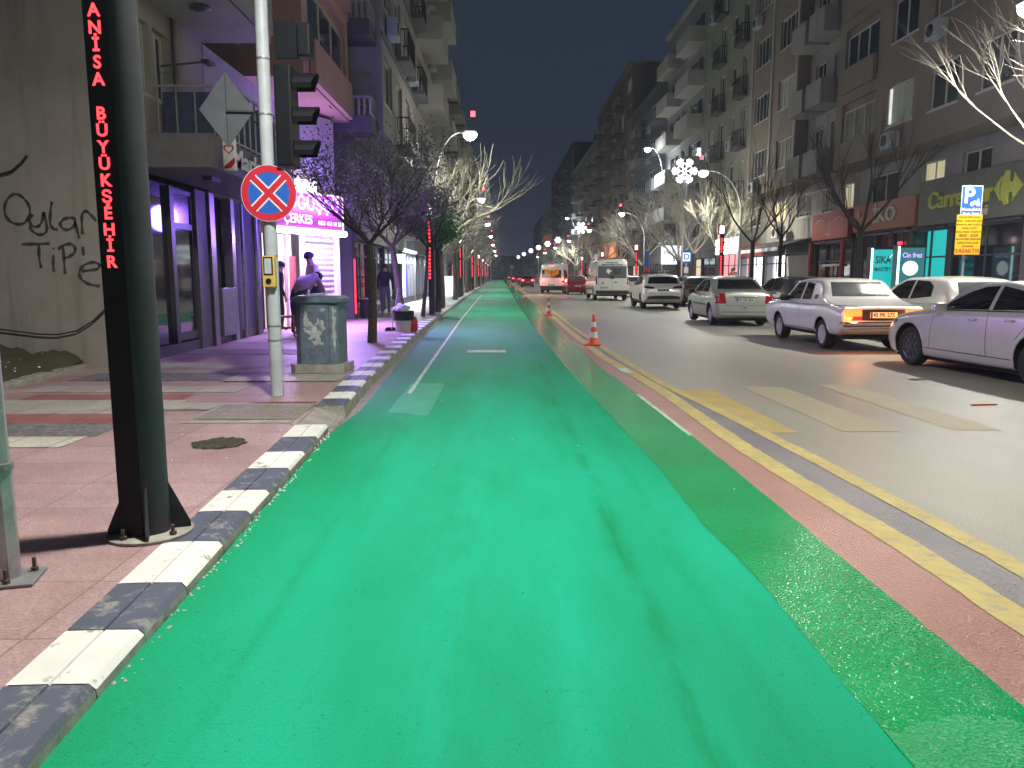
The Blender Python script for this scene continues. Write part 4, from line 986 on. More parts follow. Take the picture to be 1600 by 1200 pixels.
def shead(px, py0, py1, back):
    x0, _, z1 = ony(px, py0, TY); _, _, z0 = ony(px, py1, TY); x0 -= TX; z0 -= .15; z1 -= .15
    h = MB().bbox(x0 - .01, x0 + .17, -.16, .16, z0, z1, .02).build('signal_head', 'signal_black', t)
    n = 3; st = (z1 - z0) / n
    for k in range(n):
        zc = z0 + st * (k + .5); vs = []; N = 14
        mbv = MB()
        vs = [(x0 + .171 + (0 if e == 0 else .20 + .06 * max(0, sin(2 * pi * i / N))), .115 * cos(2 * pi * i / N) * r, zc + .115 * sin(2 * pi * i / N) * r) for r in (1, .94) for e in (0, 1) for i in range(N)]
        fs = []
        for i in range(N):
            if 8 <= i <= 12: continue
            j = (i + 1) % N; fs += [(i, j, N + j, N + i), (2 * N + j, 2 * N + i, 3 * N + i, 3 * N + j), (N + i, N + j, 3 * N + j, 3 * N + i)]
        mbv.add(vs, fs).build('visor', 'signal_black', h, recalc=False)
        MB().lathe([(.001, .178), (.06, .176), (.105, .171)], (x0, 0, zc), 16, 'x').build('lens', 'pole_black', h)
    return h
shead(434, 106, 262, 0)
x0, _, z1 = ony(430, 34, TY); _, _, z0 = ony(430, 94, TY)
h = MB().bbox(x0 - TX - .0, x0 - TX + .24, -.05, -.02, z0 - .15, z1 - .15, .01).build('backboard', 'signal_black', t)
MB().bbox(x0 - TX + .241, x0 - TX + .38, -.10, .10, z0 - .15 + .02, z1 - .15 - .03, .02).build('visor', 'signal_black', h)
cx, _, cz = ony(354, 172, TY + .15); cx -= TX; cz -= .15; r = .40
dm = MB().prism([(0, r), (r * .72, 0), (0, -r), (-r * .72, 0)], 0, .008, 'y').build('diamond_sign', 'sign_back', t, loc=(cx, .15, cz), rot=(0, 0, .12))
MB().box(-.004, .004, -.006, -.001, -r * .95, r * .95).box(.0, .34, -.03, -.007, -.02, .0).build('bracket', 'railing_dark', dm)
MB().beam((cx + .3, .13, cz - .03), (-.05, .02, cz - .03), .02).beam((cx + .3, .13, cz - .12), (-.05, .02, cz - .2), .02).build('bracket', 'railing_dark', t)

# utility cabinet
x, y, _ = onz(497, 583, .15)
t = thing('utility_cabinet', 'peeling blue grey street cabinet on a concrete plinth', 'utility cabinet', (x, y + .25, .15), -.10)
def octa(w_, d_, c_): return [(-w_ + c_, -d_), (w_ - c_, -d_), (w_, -d_ + c_), (w_, d_), (-w_, d_), (-w_, -d_ + c_)]
MB().prism(octa(.38, .30, .10), 0, .12, 'z').build('plinth', 'concrete', t)
MB().prism(octa(.30, .25, .09), .121, .98, 'z').build('body', 'cabinet_blue', t)
top = MB(); P1, P2 = octa(.35, .29, .10), octa(.29, .23, .08); n = 6
top.add([(a, b, .981) for a, b in P1] + [(a, b, 1.03) for a, b in P1] + [(a, b, 1.07) for a, b in P2], [tuple(range(n))] + [(i, (i + 1) % n, (i + 1) % n + n, i + n) for i in range(n)] + [(i + n, (i + 1) % n + n, (i + 1) % n + 2 * n, i + 2 * n) for i in range(n)] + [tuple(range(2 * n, 3 * n))])
top.build('lid', 'cabinet_blue', t)
MB().box(-.205, -.2, -.252, -.2501, .15, .96).box(.2, .205, -.252, -.2501, .15, .96).build('door_seam', 'pole_black', t)
def blotch(cx, cz, rx_, rz_, seed, n=34):
    rr = random.Random(seed); ph = [rr.uniform(0, 6) for _ in range(4)]
    return [(cx + rx_ * cos(a) * (1 + .33 * sin(3 * a + ph[0]) + .22 * sin(5 * a + ph[1]) + .16 * sin(9 * a + ph[2])), cz + rz_ * sin(a) * (1 + .33 * sin(4 * a + ph[1]) + .2 * sin(7 * a + ph[3]))) for a in [2 * pi * i / n for i in range(n)]]
mb = MB()
for cx, cz, a, b, sd in ((-.02, .58, .12, .13, 1), (.07, .66, .05, .09, 2), (-.13, .76, .035, .09, 3), (.04, .44, .06, .05, 5), (-.09, .62, .05, .03, 6), (.12, .88, .04, .02, 9)):
    mb.add([(u, -.2515, v) for u, v in blotch(cx, cz, a, b, sd)] + [(cx, -.2515, cz)], [(34, i, (i + 1) % 34) for i in range(34)])
for cz, b, sd in ((.72, .14, 7), (.48, .16, 8), (.85, .06, 4)):
    pts = [(.2552 + (u) * .707, -.2052 + u * .707, v) for u, v in blotch(0, cz, .028, b, sd)]
    mb.add(pts + [(.2552, -.2052, cz)], [(34, i, (i + 1) % 34) for i in range(34)])
mb.build('peeled_poster', 'peel', t, recalc=False)
ob = MB()
for k in range(5): ob.bbox(-.13 + k * .06, -.02 + k * .05, -.12 + .03 * (k % 2), .0 + .02 * k, .0 + .006 * k, .018 + .006 * k, .004)
tag(ob.build('paper_stack', 'peel', loc=(x - .02, y + .22, 1.221)), 'crumpled pale papers lying on top of the blue cabinet', 'papers')

# parking sign and D sign
t = thing('parking_sign', 'blue P sign with yellow notice board below on a thin post', 'sign', (10.85, 18.1, .15))
MB().lathe([(.03, 0), (.03, 3.42)], (0, 0, 0), 10).build('post', 'galv', t, smooth=True)
p = MB().bbox(-.20, .29, -.06, -.04, 2.72, 3.40, .008).build('sign_panel', 'sign_blue', t)
MB().box(-.2, .29, -.063, -.0605, 3.385, 3.40).box(-.2, -.185, -.063, -.0605, 2.72, 3.384).box(.275, .29, -.063, -.0605, 2.72, 3.384).build('border', 'sign_white', p)
text('P', .50, 'sign_white', p, (-.02, -.062, 3.16), ext=.002)
mb = MB(); ringm(mb, .03, .05, -.063, 0, 16)
mm = MB()
for cx, cz, r_ in ((.06, 2.98, .05), (.20, 2.98, .05)): mm.lathe([(r_, -.0635), (r_ * .55, -.0640)], (cx, 0, cz), 14, 'y')
mm.prism([(.02, 3.0), (.10, 3.06), (.17, 3.05), (.19, 3.11), (.21, 3.10), (.22, 3.0), (.14, 2.97)], -.065, -.0615, 'y').build('motorcycle_symbol', 'sign_white', p)
text('Motosiklet', .10, 'sign_white', p, (.045, -.062, 2.86), ext=.002); text('Park Yeri', .10, 'sign_white', p, (.045, -.062, 2.76), ext=.002)
p = MB().bbox(-.28, .32, -.085, -.062, 1.82, 2.74, .01).build('notice_board', 'sign_yellow', t)
for k, (s_, sz) in enumerate((('PAZARTESİ GÜNÜ', .062), ('08:00 - 20:00 SAATLERİ', .062), ('ARASINDA MOTOSİKLET', .06), ('PARKI İÇİN', .066), ('ARAÇ PARKI YASAKTIR', .062), ('08:00 - 20:00', .085), ('ARASI PARK EDENLER', .06), ('CEZA UYGULANIR', .06), ('OTOPARK', .06))):
    text(s_, sz, 'letter_brown', p, (.02, -.087, 2.68 - k * .083), ext=.001)
text('YASAKTIR', .13, 'letters_red' if False else 'sign_red', p, (.02, -.087, 1.91), ext=.001)
t = thing('bus_stop_sign', 'square blue sign with a white D on a post', 'sign', (12.3, 51.5, .15))
MB().lathe([(.04, 0), (.04, 3.0)], (0, 0, 0), 8).build('post', 'galv', t, smooth=True)
p = MB().bbox(-.38, .38, -.08, -.05, 2.15, 2.95, .01).build('sign_panel', 'sign_blue', t)
MB().box(-.24, .24, -.085, -.081, 2.27, 2.83).build('white_square', 'fridge_white', p); text('D', .55, 'sign_blue', p, (0, -.088, 2.55), ext=.002)
MB().box(-.15, .15, -.06, -.05, 1.5, 1.9).build('plate', 'sign_white', t)

# snowflakes
def flake(label, x, y, z, r):
    t = thing('snowflake_light', label, 'christmas light', (x, y, .15), 0, 'lit snowflakes on poles')
    MB().lathe([(.05, 0), (.035, z - .15)], (0, 0, 0), 8).build('pole', 'galv', t, smooth=True); mb = MB()
    for k in range(6):
        a = pi / 6 + k * pi / 3 + pi / 6; d = Vector((cos(a), 0, sin(a))); n_ = Vector((-sin(a), 0, cos(a)))
        c = Vector((0, -.06, z - .15 + 0)); mb.beam(c + d * r * .12, c + d * r, .055 * r / .75 * 1.3, .05)
        for q, l in ((.40, .24), (.62, .28), (.80, .20)):
            for s_ in (-1, 1): mb.beam(c + d * r * q, c + d * r * (q + l * .7) + n_ * s_ * r * l, .05 * r / .75 * 1.3, .05)
    mb.build('snowflake', 'snow_light', t); return t
flake('big lit snowflake on a pole beside the curved arm lamp', 10.95, 47, 7.65, .76)
flake('small far lit snowflake above the white van', 10.95, 107, 7.9, .82)
for k, Yq in enumerate((150, 168, 190, 215, 250, 290)):
    flake(['lit snowflake farthest but five', 'lit snowflake farthest but four', 'lit snowflake farthest but three', 'lit snowflake farthest but two', 'last lit snowflake but one down the street', 'last lit snowflake at the far end of the street'][k], 10.95 - k * .9, Yq, 8.2, .62)
t = thing('tinsel_arch', 'orange tinsel light panel over the far right kerb', 'christmas light', (9.2, 160, .15))
MB().lathe([(.06, 0), (.06, 6.5)], (0, 0, 0), 8).build('pole', 'galv', t)
mb = MB()
for i in range(9): mb.beam((-.9 + .05 * i, 0, 5.6 + i * .45), (.5 + .12 * i, 0, 5.9 + i * .45), .16, .05)
mb.build('tinsel', 'tinsel_orange', t)

# cones
def cone(label, x, y):
    t = thing('traffic_cone', label, 'traffic cone', (x, y, .012), random.uniform(-.3, .3), 'traffic cones along the yellow lines')
    MB().bbox(-.17, .17, -.17, .17, 0, .035, .012).build('base', 'orange', t)
    H = .66; rr = lambda z: .115 - .092 * (z / H)
    pr = [(rr(0) + .015, .036)] + [(rr(z), z) for z in (.06, .16, .161, .29, .291, .39, .391, .50, .501)] + [(.026, .655), (.018, .66)]
    zz = [0, 0, 1, 1, 0, 0, 1, 1, 0, 0, 0]
    MB().lathe(pr, (0, 0, 0), 20, m=zz).build('body', ['orange', 'cone_white'], t, smooth=True); return t
cs = [(928, 540), (857, 493), (820, 468), (806, 456), (797, 449), (793, 445)]
cl = ['nearest orange and white cone on the double yellow line', 'second cone from the viewer on the yellow line', 'third cone from the viewer on the yellow line', 'fourth cone from the viewer on the yellow line', 'fifth cone from the viewer on the yellow line', 'farthest cone on the yellow line']
c0 = None
for (a, b), lb in zip(cs, cl):
    x, y, _ = onz(a, b, .012)
    if c0 is None: c0 = cone(lb, x, y + .12)
    else: dup(c0, (x, y, .012), label=lb)

# ------------------------------------------------------------------ trees
def grow(mb, p, d, L, r, depth, rnd, spread=.55, up=.12, n=5, seg=3, tips=None, pull=None, leafy=0, kk=0, rmin=.0035):
    pts = [p]; rad = [r]; q = Vector(p); dd = Vector(d).normalized()
    for i in range(seg):
        dd = (dd + Vector((rnd.uniform(-1, 1), rnd.uniform(-1, 1), rnd.uniform(-1, 1))) * .17 + Vector((0, 0, up)) + (pull * .12 if pull else Vector())).normalized()
        q = q + dd * L / seg; pts.append(q.copy()); rad.append(r * (1 - .42 * (i + 1) / seg))
    mb.tube(pts, rad, n if depth > 1 else 3, cap=False)
    if tips is not None and depth <= leafy: tips.append((pts[1], pts[-1]))
    if depth == 0: return
    k = rnd.choice([3, 3, 4]) if depth > 1 else rnd.choice([2, 3, 4])
    if kk: k = kk + 2 * (depth <= 2)
    for j in range(k):
        t = 1.0 if j == 0 else rnd.uniform(.35, 1.0); i = min(seg - 1, int(t * seg)); b = pts[i].lerp(pts[i + 1], t * seg - i) if t < 1 else pts[-1]
        ax = Vector((rnd.uniform(-1, 1), rnd.uniform(-1, 1), rnd.uniform(-.4, 1))); ax = (ax - dd * ax.dot(dd)).normalized()
        s_ = spread * (rnd.uniform(.5, 1.25) if j else .3)
        grow(mb, b, dd + ax * s_, L * rnd.uniform(.62, .86), max(rmin, rad[i + 1 if t >= 1 else i] * (.72 if j == 0 else .58)), depth - 1, rnd, spread, up, n, seg, tips, pull, leafy, kk, rmin)
def bare_tree(label, x, y, h, seed, group, trunk=2.2, depth=4, mats=('bark', 'twig_pale'), spread=.6, lean=(0, 0), pull=None, r=.11, up=.06, kk=0, rmin=.0035):
    rnd = random.Random(seed); t = thing('bare_tree', label, 'tree', (x, y, .13), 0, group)
    tp = Vector((lean[0] * trunk, lean[1] * trunk, trunk))
    MB().tube([(0, 0, 0), tp * .3 + Vector((.02, 0, 0)), tp * .65, tp], [r * 1.25, r, r * .9, r * .82], 9).build('trunk', mats[0], t, smooth=True)
    mb = MB(); L = (h - trunk) * .40
    for k in range(4):
        a = 2 * pi * k / 4 + rnd.uniform(-.4, .4)
        grow(mb, tp - Vector((0, 0, .02)), Vector((cos(a) * .8, sin(a) * .8, .85)) + (pull or Vector()) * .6, L * rnd.uniform(.85, 1.1), r * .5, depth, rnd, spread, up, 5, 3, pull=pull, kk=kk, rmin=rmin)
    mb.build('crown', mats[1], t, recalc=False); return t
def leafy_tree(label, x, y, h, w_, trunk, seed, group, leaf='leaf_dark', leaves=5200, r=.085, lean=0., ls=.045):
    rnd = random.Random(seed); t = thing('leafy_tree', label, 'tree', (x, y, .13), 0, group)
    tp = Vector((lean, 0, trunk))
    MB().tube([(0, 0, 0), tp * .4 + Vector((.03, 0, 0)), tp], [r * 1.2, r, r * .85], 9).build('trunk', 'bark', t, smooth=True)
    mb = MB(); tips = []
    for k in range(6):
        a = 2 * pi * k / 6 + rnd.uniform(-.4, .4)
        grow(mb, tp, Vector((cos(a) * .95, sin(a) * .95, .8)), (h - trunk) * .36, r * .45, 3, rnd, .75, .08, 4, 3, tips, None, 2)
    mb.build('limbs', 'bark', t, recalc=False)
    lf = MB(); vs = []; fs = []
    for k in range(leaves):
        a, b = rnd.choice(tips); p = a.lerp(b, rnd.random()) + Vector((rnd.gauss(0, .24), rnd.gauss(0, .24), rnd.gauss(0, .2)))
        if p.z < trunk + .1 + .42 * abs(p.x - lean) or (x > -2.7 and y < 16 and p.x < -.42 and p.z < 3.05): continue
        u = Vector((rnd.gauss(0, 1), rnd.gauss(0, 1), rnd.gauss(0, 1))).normalized(); v = u.cross(Vector((rnd.gauss(0, 1), rnd.gauss(0, 1), rnd.gauss(0, 1)))).normalized()
        L = ls * rnd.uniform(.6, 1.3); i = len(vs)
        vs += [p - u * L, p + v * L * .42, p + u * L, p - v * L * .42]; fs.append((i, i + 1, i + 2, i + 3))
    lf.add(vs, fs); lf.build('crown', leaf, t, recalc=False); return t
GLT = 'small leafy trees along the left kerb'; GBT = 'bare trees along the left kerb'; GBR = 'bare trees along the right pavement'
leafy_tree('nearest slim tree with fine dark leaves on the left kerb', -2.62, 15.6, 4.7, 1.6, 2.0, 3, GLT, leaves=6500, ls=.036)
leafy_tree('fine leaved tree behind the cream bin on the left kerb', -2.95, 23, 5.0, 1.6, 2.2, 5, GLT, leaves=6000, r=.10, lean=-.25, ls=.042)
leafy_tree('thin leaning tree in front of the white lit kiosk', -2.62, 25.8, 4.4, 1.2, 2.3, 8, GLT, leaves=4000, r=.06, lean=.2, ls=.06)
g = leafy_tree('round crowned tree lit bright green under the lamp', -2.35, 28.8, 3.75, 1.2, 2.25, 9, GLT, 'leaf_green', 5200, r=.10, ls=.06)
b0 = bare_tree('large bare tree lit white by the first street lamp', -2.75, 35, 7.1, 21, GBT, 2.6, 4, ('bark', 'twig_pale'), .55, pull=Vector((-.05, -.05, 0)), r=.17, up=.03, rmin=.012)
trunks = [(-2.45, 31.8), (-2.6, 34.2), (-2.55, 43), (-2.65, 48), (-2.7, 53), (-2.7, 61), (-2.75, 68), (-2.8, 78), (-2.8, 88), (-2.8, 100), (-2.85, 112), (-2.9, 126), (-2.9, 146), (-2.9, 170), (-2.95, 200)]
b1 = bare_tree('bare tree just past the green crowned tree on the left', -2.45, 31.8, 5.4, 33, GBT, 2.3, 4, ('bark', 'twig_grey'), .7, up=.0)
ordw = ['second', 'third', 'fourth', 'fifth', 'sixth', 'seventh', 'eighth', 'ninth', 'tenth', 'eleventh', 'twelfth', 'thirteenth', 'fourteenth', 'last']
for k, (x, y) in enumerate(trunks[1:]): dup(b1, (x, y, .13), k * 1.3, f'{ordw[k]} small bare tree past the green crown on the left', 1.0 + .12 * (k % 3))
bare_tree('bare tree reaching in under the glaring lamp at upper right', 13.5, 17.2, 7.9, 44, GBR, 3.2, 4, ('bark_pale', 'twig_grey'), .5, pull=Vector((-.50, .1, .02)), r=.17, up=.05, kk=2)
bare_tree('dark forked tree in front of the orange shop sign', 12.6, 27.2, 7.4, 45, GBR, 2.9, 4, ('bark', 'bark'), .42, r=.12)
bare_tree('dark slim tree in front of the balcony beside the red face sign', 12.8, 35.5, 6.6, 46, GBR, 3.1, 4, ('bark', 'bark'), .45, r=.10)
bare_tree('dark tree between the air conditioner and the lit shop', 12.8, 39.5, 8.2, 47, GBR, 3.0, 4, ('bark', 'bark'), .42, r=.13)
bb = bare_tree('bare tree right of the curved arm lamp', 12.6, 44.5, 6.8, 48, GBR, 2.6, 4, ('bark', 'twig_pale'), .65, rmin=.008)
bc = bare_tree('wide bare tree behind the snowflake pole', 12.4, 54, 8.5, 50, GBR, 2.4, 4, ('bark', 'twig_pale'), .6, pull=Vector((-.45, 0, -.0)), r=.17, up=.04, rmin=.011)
dup(bb, (12.3, 49.5, .13), 2.0, 'bare tree beside the blue D sign', 1.05); dup(bc, (12.3, 67.5, .13), .4, 'bare tree lit by the lamp behind the white van', .92)
for k, y in enumerate((79, 90, 101, 112, 126, 142, 160, 182, 210)):
    dup(bb, (12.2, y, .13), k * 1.1, f'{["first","second","third","fourth","fifth","sixth","seventh","eighth","last"][k]} far bare tree beyond the van on the right pavement', 1.1 + .1 * (k % 2))
# a leafless pale bough sticking out above the minibus
# ------------------------------------------------------------------ vehicles (local frame: rear bumper at y=0, nose at +y, x to the right)
def catmull(p, k):
    return smooth_line([tuple(q) for q in p], k)
def curve(T, y):
    """smooth monotone-ish interpolation of a profile"""
    n = len(T)
    if y <= T[0][0]: return T[0][1]
    if y >= T[-1][0]: return T[-1][1]
    for i in range(n - 1):
        if y <= T[i + 1][0]:
            (x0, a), (x1, b) = T[i], T[i + 1]; h = x1 - x0; t = (y - x0) / h; s = (b - a) / h
            def sl(j):
                if j <= 0 or j >= n - 1: return s
                s0 = (T[j][1] - T[j - 1][1]) / (T[j][0] - T[j - 1][0]); s1 = (T[j + 1][1] - T[j][1]) / (T[j + 1][0] - T[j][0])
                return 0 if s0 * s1 <= 0 else 2 * s0 * s1 / (s0 + s1)
            m0, m1 = sl(i) * h, sl(i + 1) * h
            return (2 * t ** 3 - 3 * t * t + 1) * a + (t ** 3 - 2 * t * t + t) * m0 + (-2 * t ** 3 + 3 * t * t) * b + (t ** 3 - t * t) * m1
def car_body(S):
    L, W = S['L'], S['W']; st = set()
    for y, _ in S['top']: st.add(round(y, 4))
    y = 0
    while y < L: st.add(round(y, 4)); y += .07
    for d in (.01, .025, .05, .08, .12, .17): st.add(d); st.add(round(L - d, 4))
    st.add(L); Y = sorted(q for q in st if 0 <= q <= L); clean = [Y[0]]
    for q in Y[1:]:
        if q - clean[-1] > .006: clean.append(q)
    Y = clean; rr, rf = S.get('rr', .22), S.get('rf', .45); k = S.get('tumble', .34)
    vs = []; M = None
    for y in Y:
        hw = W / 2
        if y < rr: hw -= .75 * rr * (1 - sqrt(max(0, 1 - (1 - y / rr) ** 2))) * .8
        if L - y < rf: hw -= .55 * rf * (1 - sqrt(max(0, 1 - (1 - (L - y) / rf) ** 2)))
        zt = curve(S['top'], y); zb = curve(S['bot'], y); zs = min(curve(S['belt'], y), zt - .02); h = max(0, zt - zs)
        g = min(1, h / .35); g = g * g * (3 - 2 * g); e = hw * .965; d = k * h
        mid = zb + .5 * (zs - zb)
        hood = [(hw * .90, zs + .55 * h), (hw * .76, zs + .88 * h), (hw * .4, zt)] if not S.get('boxy') else [(hw * .945, zs + .75 * h), (hw * .86, zs + .97 * h), (hw * .4, zt)]
        gh = [(e - d * .5, zs + .5 * h), (e - d * .92, zt - .075), (e - d - .10, zt - .012)]
        up = [(a[0] * (1 - g) + b[0] * g, a[1] * (1 - g) + b[1] * g) for a, b in zip(hood, gh)]
        sec = [(0, zb), (hw * .82, zb), (hw * .93, zb + .03), (hw * .965, zb + .10), (hw, mid), (hw * .997, zs - .10), (e + .01, zs - .018)] + up + [(0, zt + .012 * g)]
        if h > .3: sec[6] = (e + .006, zs - .01)
        out = [sec[0], sec[1]] + [p for p in catmull(sec[1:9], 3)[1:]] + [p for p in catmull(sec[8:], 3)[1:]]
        full = out + [(-x, z) for x, z in reversed(out[1:-1])]
        M = len(full); vs += [(x, y, z) for x, z in full]
    n = len(Y); fs = [(i * M + j, i * M + (j + 1) % M, (i + 1) * M + (j + 1) % M, (i + 1) * M + j) for i in range(n - 1) for j in range(M)]
    fs += [tuple(range(M - 1, -1, -1)), tuple(range((n - 1) * M, n * M))]
    return vs, fs
def wheel(t, x, y, r, side, rimmat, spokes, name='wheel'):
    w_ = .20; s = side; o = x
    pr = [(r * .62, -w_ / 2), (r * .92, -w_ / 2), (r, -w_ / 2 + .035), (r, w_ / 2 - .035), (r * .93, w_ / 2), (r * .70, w_ / 2 - .005), (r * .64, w_ / 2 - .02), (r * .62, 0)]
    wb = MB().lathe([(a, b * s) for a, b in pr], (o, y, r), 26, 'x').build(name, 'rubber', t, smooth=True)
    mb = MB(); mb.lathe([(r * .635, s * .07), (r * .66, s * .085), (r * .60, s * .08), (r * .57, s * .02), (.02, s * .0)], (o, y, r), 26, 'x')
    for i in range(spokes):
        a = 2 * pi * i / spokes + .3
        mb.beam((o + s * .062, y + .03 * cos(a), r + .03 * sin(a)), (o + s * .078, y + r * .6 * cos(a), r + r * .6 * sin(a)), .045 if spokes < 9 else .022, .035)
    mb.lathe([(.055, s * .04), (.05, s * .085), (.001, s * .09)], (o, y, r), 14, 'x')
    mb.build('rim', rimmat, wb, smooth=True)
    return wb
def car(name, label, cat, loc, rotz, S, group=None):
    t = thing(name, label, cat, loc, rotz, group)
    vs, fs = car_body(S); W = S['W']; r = S['r']
    me = bpy.data.meshes.new('body'); me.from_pydata(vs, [], fs)
    me.materials.append(MATS[S['paint']]); me.materials.append(MATS['under_dark'])
    bm = bmesh.new(); bm.from_mesh(me); bmesh.ops.recalc_face_normals(bm, faces=bm.faces[:]); bm.to_mesh(me)
    bvh = BVHTree.FromBMesh(bm); bm.free()
    o = link('body', me, t)
    cut = MB()
    for yw in S['wy']:
        for s in (-1, 1): cut.lathe([(r + .06, s * (W / 2 - .30)), (r + .06, s * (W / 2 + .1))], (0, yw, r + .01), 30, 'x')
    co = cut.build('cut', 'under_dark', t); md = o.modifiers.new('b', 'BOOLEAN'); md.object = co; md.operation = 'DIFFERENCE'; md.solver = 'EXACT'
    try: md.material_mode = 'TRANSFER'
    except Exception: pass
    bpy.context.view_layer.update()
    nm = bpy.data.meshes.new_from_object(o.evaluated_get(bpy.context.evaluated_depsgraph_get()))
    o.modifiers.clear(); o.data = nm; bpy.data.objects.remove(co); smoothify(nm, 32)
    def decal(nme, poly, ax, mat, off=.004, parent=None, thick=0):
        bm = bmesh.new(); ps = []
        for a, b in poly:
            ps.append(bm.verts.new((0, a, b) if ax in 'lr' else (a, 0, b)))
        bm.faces.new(ps); bmesh.ops.triangulate(bm, faces=bm.faces[:])
        for _ in range(5):
            ed = [e for e in bm.edges if e.calc_length() > .075]
            if not ed: break
            bmesh.ops.subdivide_edges(bm, edges=ed, cuts=1, use_grid_fill=True); bmesh.ops.triangulate(bm, faces=[f for f in bm.faces if len(f.verts) > 3])
        for v in bm.verts:
            if ax == 'l': o_, d = Vector((-4, v.co.y, v.co.z)), Vector((1, 0, 0))
            elif ax == 'r': o_, d = Vector((4, v.co.y, v.co.z)), Vector((-1, 0, 0))
            elif ax == 'b': o_, d = Vector((v.co.x, -3, v.co.z)), Vector((0, 1, 0))
            elif ax == 'f': o_, d = Vector((v.co.x, 12, v.co.z)), Vector((0, -1, 0))
            h = bvh.ray_cast(o_, d)
            if h[0] is None: h = bvh.find_nearest(Vector((v.co.x if ax in 'bf' else (-W / 2 if ax == 'l' else W / 2), v.co.y if ax in 'lr' else (0 if ax == 'b' else S['L']), v.co.z)))
            nn = h[1] if h[1].dot(d) < 0 else -h[1]
            v.co = h[0] + nn * off
        bmesh.ops.recalc_face_normals(bm, faces=bm.faces[:])
        me = bpy.data.meshes.new(nme); bm.to_mesh(me); bm.free(); me.materials.append(MATS[mat]); smoothify(me, 60)
        return link(nme, me, parent or t)
    for s in S['sides']:
        nme, poly, mat = s[:3]; off = s[3] if len(s) > 3 else .004
        decal(nme, poly, 'l', mat, off); decal(nme, poly, 'r', mat, off)
    for s in S['rear']:
        nme, poly, mat = s[:3]; off = s[3] if len(s) > 3 else .004
        decal(nme, poly, 'b', mat, off)
    for nme, poly, mat in S.get('front', []): decal(nme, poly, 'f', mat)
    for s in (-1, 1):
        for k, yw in enumerate(S['wy']): wheel(t, s * (W / 2 - .135), yw, r, s, S.get('rim', 'rim'), S.get('spokes', 7))
    for s in (-1, 1):
        for yw in S['wy']:
            pts = []
            for i in range(15):
                a = radians(-12 + 204 * i / 14); R_ = r + .066; yy, zz = yw + R_ * cos(a), r + .01 + R_ * sin(a)
                hit = bvh.ray_cast(Vector((s * 4, yy, zz)), Vector((-s, 0, 0)))
                if hit[0] and abs(hit[0].x) > W * .4: pts.append((hit[0].x, yy, zz))
            if len(pts) > 3: MB().tube(pts, .013, 6).build('arch_lip', S.get('lip', S['paint']), t, smooth=True)
    # underside so that nothing shows through, door mirrors, number plate, handles
    MB().box(-W / 2 + .15, W / 2 - .15, .25, S['L'] - .3, S['bot'][1][1] - .06, S['bot'][1][1] - .001).build('underbody', 'under_dark', t)
    my, mz = S['mirror']
    for s in (-1, 1):
        xe = W / 2 - .03; m = MB().bbox(min(s * xe, s * (xe + .20)), max(s * xe, s * (xe + .20)), my - .06, my + .05, mz - .06, mz + .07, .03)
        m.build('door_mirror', S.get('mirror_mat', S['paint']), t, smooth=True)
    if S.get('plate'):
        pz, ptxt, pm_ = S['plate'][:3]; hw = .26
        hit = bvh.ray_cast(Vector((0, -3, pz)), Vector((0, 1, 0))); yb = hit[0].y if hit[0] else 0
        px0 = S['plate'][3] if len(S['plate']) > 3 else 0
        p = MB().box(px0 - hw, px0 + hw, yb - .020, yb - .006, pz - .055, pz + .055).build('number_plate', pm_, t)
        text(ptxt, .105, 'plate_ink', p, (px0, yb - .022, pz), ext=.001, bold=True, sx=.95)
        MB().box(px0 - hw, px0 - hw + .04, yb - .0215, yb - .0205, pz - .055, pz + .055).build('plate_band', 'sign_blue', p)
    for (hy, hz) in S.get('handles', []):
        for s in (-1, 1):
            hit = bvh.ray_cast(Vector((s * 4, hy, hz)), Vector((-s, 0, 0)))
            if hit[0]: xh = hit[0].x; MB().bbox(min(xh - .002 * s, xh + .035 * s), max(xh - .002 * s, xh + .035 * s), hy - .09, hy + .09, hz - .012, hz + .012, .006).build('door_handle', S.get('handle_mat', S['paint']), t)
    return t, bvh, decal
def rect(a, b, c, d): return [(a, c), (b, c), (b, d), (a, d)]
def mir(p): return [(-a, b) for a, b in reversed(p)]
def seam(y0, z0, y1, z1, w_=.009):
    d = Vector((y1 - y0, z1 - z0)).normalized(); n = Vector((-d.y, d.x)) * w_ / 2
    return [(y0 + n.x, z0 + n.y), (y1 + n.x, z1 + n.y), (y1 - n.x, z1 - n.y), (y0 - n.x, z0 - n.y)]
BOT = [(0, .36), (.25, .22), (3.9, .20), (4.3, .30), (6, .35)]
